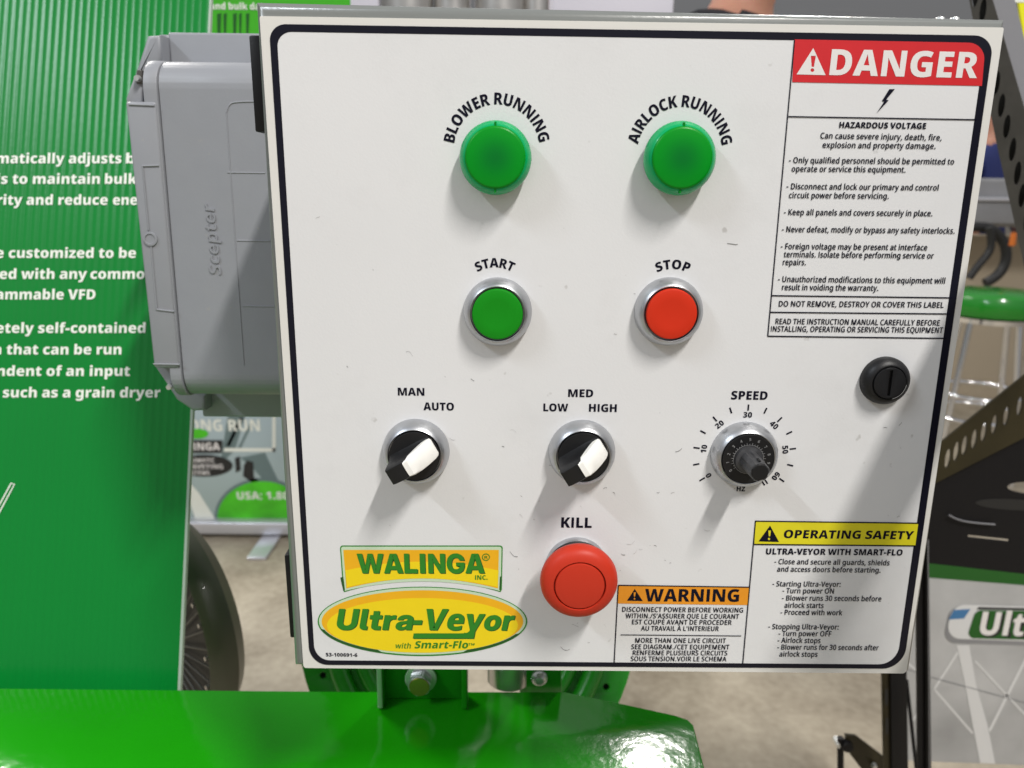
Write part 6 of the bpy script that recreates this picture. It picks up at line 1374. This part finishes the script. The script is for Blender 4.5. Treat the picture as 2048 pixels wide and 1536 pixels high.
YM = 3.7
mc = thing('grey_machine', 'blurred grey machine with a bright ledge far behind the panel on the right', 'machine', (at(1990, 440, YM).x, YM, 0))
a = at(1955, 440, YM); b = at(2300, 440, YM)
box('cabinet', a.x - .25, b.x, YM + .06, YM + 0.5, at(1990, 455, YM).z, at(1990, 356, YM).z, 'machine_grey', mc, bev=0.02)
box('ledge', a.x - .25, b.x, YM - 0.02, YM + 0.07, at(1990, 403, YM).z, at(1990, 395, YM).z, 'aluminium', mc, bev=0.006)
box('apron', a.x - .25, b.x, YM, YM + 0.06, at(1990, 447, YM).z, at(1990, 404, YM).z, 'machine_grey', mc, bev=0.004)
for x in (a.x - .2, b.x - .05):
    box('leg', x - .03, x + .03, YM + .1, YM + .16, 0, at(1990, 455, YM).z, 'machine_grey', mc)
H = thing('black_hose', 'looped black hose hanging under the grey machine on the right', 'hose', at(1985, 560, 3.5))
tube('hose_loop', [at(*q, 3.5) for q in ((1925, 455), (1965, 452), (1992, 462), (2013, 492), (2012, 528), (1992, 556), (1970, 566))], 0.024, 'dark', H)
tube('hose_loop', [at(*q, 3.45) for q in ((1978, 455), (1984, 478), (1980, 505), (1955, 532), (1938, 556))], 0.018, 'dark', H)
op = at(2026, 478, 3.3)
tag(lathe('orange_marker', [(0.0, 0.03), (0.012, 0.028), (0.014, -0.03), (0.0, -0.032)], op, 'orange_plastic', None, axis='Z', n=20), 'small orange marker light beside the black hose', 'marker light')
mt = slab('floor_mat', Plane((0, 0, 0.006), (1, 0, 0), (0, 1, 0)), [[(1700, 600), (1890, 628), (1968, 698), (1900, 682), (1760, 668)]], 0.005, 'dark')
tag(mt, 'black floor mat whose pointed corner shows beside the panel edge', 'floor mat')
cbp = [atz(x, y, 0.012) for x, y in ((1880, 690), (1915, 716), (1945, 730), (1975, 739), (2008, 748), (2060, 775), (2150, 790))]
tag(tube('floor_cable', cbp, 0.014, 'black_steel'), 'dark cable lying in a curve on the concrete floor', 'cable')
ys = thing('yellow_sign', 'yellow and white sign in the top right corner', 'sign', at(2045, 20, 0.8))
slab('sign_sheet', vplane(0.8), [[(2029, -60), (2200, -60), (2200, 140), (2070, 140), (2047, 70)]], 0.004, 'yellow_sign', ys)
Ink(vplane(0.8), 0.0006).poly([(2024, -30), (2200, -30), (2200, 5), (2030, 5)]).build('white_band', 'print_white', ys)

# ================================================================== things seen over the top edge
GP = thing('green_poster', 'lime green poster with white words behind the top left corner of the control box', 'poster', at(460, 60, 0.75))
gp_ = vplane(0.75)
slab('poster_sheet', gp_, [[(416, -60), (700, -60), (700, 90), (414, 90)]], 0.003, 'poster_green', GP)
T = Ink(gp_, 0.0005)
for x, w in ((434, 9), (447, 7), (466, 8), (478, 6), (492, 7)):
    T.poly([(x, 28), (x + w, 26), (x + w - 2, 70), (x + 1, 72)])
T.build('poster_stripes', 'banner_green', GP)
Ink(gp_, 0.0009).text('and bulk data', (421, 19), (538, 20), 13.5, bold=14).build('poster_words', 'print_white', GP)
Ink(gp_, 0.0009).poly([(413, -60), (418, -60), (418, 90), (412, 90)]).build('poster_edge', 'print_white', GP)

def wbox(name, x0, x1, ybot, Y, dep, m, label, cat, top=-70):
    a = at(x0, ybot, Y); b = at(x1, ybot, Y); t = at(x0, top, Y)
    o = box(name, a.x, b.x, Y, Y + dep, a.z - 0.25, t.z, m, None, bev=0.004)
    return tag(o, label, cat)
wbox('board', 1105, 1347, 20, 1.6, 0.3, 'white_box', 'pale lavender board showing over the middle of the top rim', 'board')
wbox('paper_sheet', 675, 757, 12, 1.9, 0.02, 'white_box', 'narrow white sheet over the top rim near the left', 'sheet')
for x, r, lb in ((815, 52, 'wide bright galvanised pipe over the top rim'), (905, 36, 'dull galvanised pipe between two brighter ones over the top rim'), (1000, 50, 'galvanised pipe nearest the pale board over the top rim'), (1072, 26, 'thin bright pipe touching the pale board over the top rim')):
    Yp = 1.1
    c0 = at(x, 30, Yp); rr = (at(x + r, 30, Yp) - c0).length
    tag(lathe('galvanised_pipe', [(rr, -0.12), (rr, 0.4)], c0, 'pipe', None, axis='Z', n=40), lb, 'pipe', 'galvanised pipes behind the control box')

def person(name, loc, yaw, height, shirt, trousers, label):
    k = height / 1.75
    J_ = {'pel': (0, 0, .95), 'sp': (0, .01, 1.15), 'ch': (0, 0, 1.35), 'ne': (0, 0, 1.50), 'hd': (0, -.02, 1.63), 'tp': (0, -.01, 1.72),
          'sl': (-.19, 0, 1.42), 'el': (-.26, .02, 1.14), 'wl': (-.24, -.12, .92), 'sr': (.19, 0, 1.42), 'er': (.26, .02, 1.14), 'wr': (.24, -.12, .92),
          'hl': (-.10, 0, .90), 'kl': (-.11, -.02, .50), 'al': (-.12, .02, .08), 'fl': (-.13, -.14, .04), 'hr': (.10, 0, .90), 'kr': (.11, -.02, .50), 'ar': (.12, .02, .08), 'fr': (.13, -.14, .04)}
    RAD = {'pel': .15, 'sp': .14, 'ch': .16, 'ne': .06, 'hd': .10, 'tp': .07, 'sl': .075, 'el': .05, 'wl': .035, 'sr': .075, 'er': .05, 'wr': .035, 'hl': .10, 'kl': .065, 'al': .045, 'fl': .04, 'hr': .10, 'kr': .065, 'ar': .045, 'fr': .04}
    ED = [('pel', 'sp'), ('sp', 'ch'), ('ch', 'ne'), ('ne', 'hd'), ('hd', 'tp'), ('ch', 'sl'), ('sl', 'el'), ('el', 'wl'), ('ch', 'sr'), ('sr', 'er'), ('er', 'wr'), ('pel', 'hl'), ('hl', 'kl'), ('kl', 'al'), ('al', 'fl'), ('pel', 'hr'), ('hr', 'kr'), ('kr', 'ar'), ('ar', 'fr')]
    nm = list(J_)
    me = bpy.data.meshes.new(name)
    me.from_pydata([Vector(J_[n]) * k for n in nm], [(nm.index(a), nm.index(b)) for a, b in ED], [])
    o = bpy.data.objects.new(name, me); COL.objects.link(o)
    o.modifiers.new('skin', 'SKIN'); ss = o.modifiers.new('sub', 'SUBSURF'); ss.levels = 2; ss.render_levels = 2
    if not me.skin_vertices:
        me.skin_vertices.new()
    for i, n in enumerate(nm):
        me.skin_vertices[0].data[i].radius = (RAD[n] * k, RAD[n] * k * (0.75 if n in ('pel', 'sp', 'ch') else 1))
    me.skin_vertices[0].data[0].use_root = True
    bpy.context.view_layer.update()
    m2_ = bpy.data.meshes.new_from_object(o.evaluated_get(bpy.context.evaluated_depsgraph_get()))
    bpy.data.objects.remove(o)
    o = bpy.data.objects.new(name, m2_); COL.objects.link(o)
    m2_.materials.clear()
    for q in (shirt, trousers, 'skin', 'hair', 'dark'):
        m2_.materials.append(M[q])
    for p in m2_.polygons:
        p.use_smooth = True
        c_ = p.center / k
        if c_.z > 1.66 or (c_.z > 1.56 and c_.y > 0.02): p.material_index = 3
        elif c_.z > 1.485: p.material_index = 2
        elif abs(c_.x) > .2 and c_.z < 1.0 and c_.z > .8 and c_.y < -.06: p.material_index = 2
        elif c_.z > .93: p.material_index = 0
        elif c_.z > .09: p.material_index = 1
        else: p.material_index = 4
    o.location = loc; o.rotation_euler = (0, 0, yaw)
    return tag(o, label, 'person')
pp = at(1985, 330, 4.6)
person('person', (pp.x, 4.6, 0), 0.5, 1.79, 'blue_cloth', 'dark_cloth', 'person in a blue shirt far behind the right edge of the panel')
pp = at(1482, 10, 1.75)
person('person', (pp.x, 1.75, 0), 0.9, 1.93, 'dark_cloth', 'dark_cloth', 'person in dark clothes showing just over the top rim')

ct = at(1900, 470, 4.2); ct2 = at(2090, 470, 4.2)
tag(box('beige_filler', ct.x, ct2.x, 4.2, 4.32, 0.0, ct.z, 'filler', None, bev=0.004), 'tall beige carton added behind the black hose loops to hide the figure', 'filler')  # stands in for bare floor, hides the figure's lower body
# unseen blocker added at the right; its edges throw the slanting shadow
SH_ = thing('shadow_blocker', 'added unseen black blocker that throws the slanting shadow on the panel', 'blocker', (0.62, -0.12, 0))
box('rail', 0.180, 0.196, -0.14, -0.004, 1.246, 1.284, 'black_steel', SH_, bev=0.001)  # added bar, throws the upper slanting shadow
box('blocker_block', 0.198, 0.62, -0.30, -0.03, 1.02, 1.163, 'black_steel', SH_, bev=0.002)
box('blocker_post', 0.182, 0.212, -0.172, -0.141, 0.0, 1.284, 'black_steel', SH_, bev=0.002)
box('blocker_post', 0.60, 0.64, -0.16, -0.12, 0.0, 1.4, 'black_steel', SH_, bev=0.002)
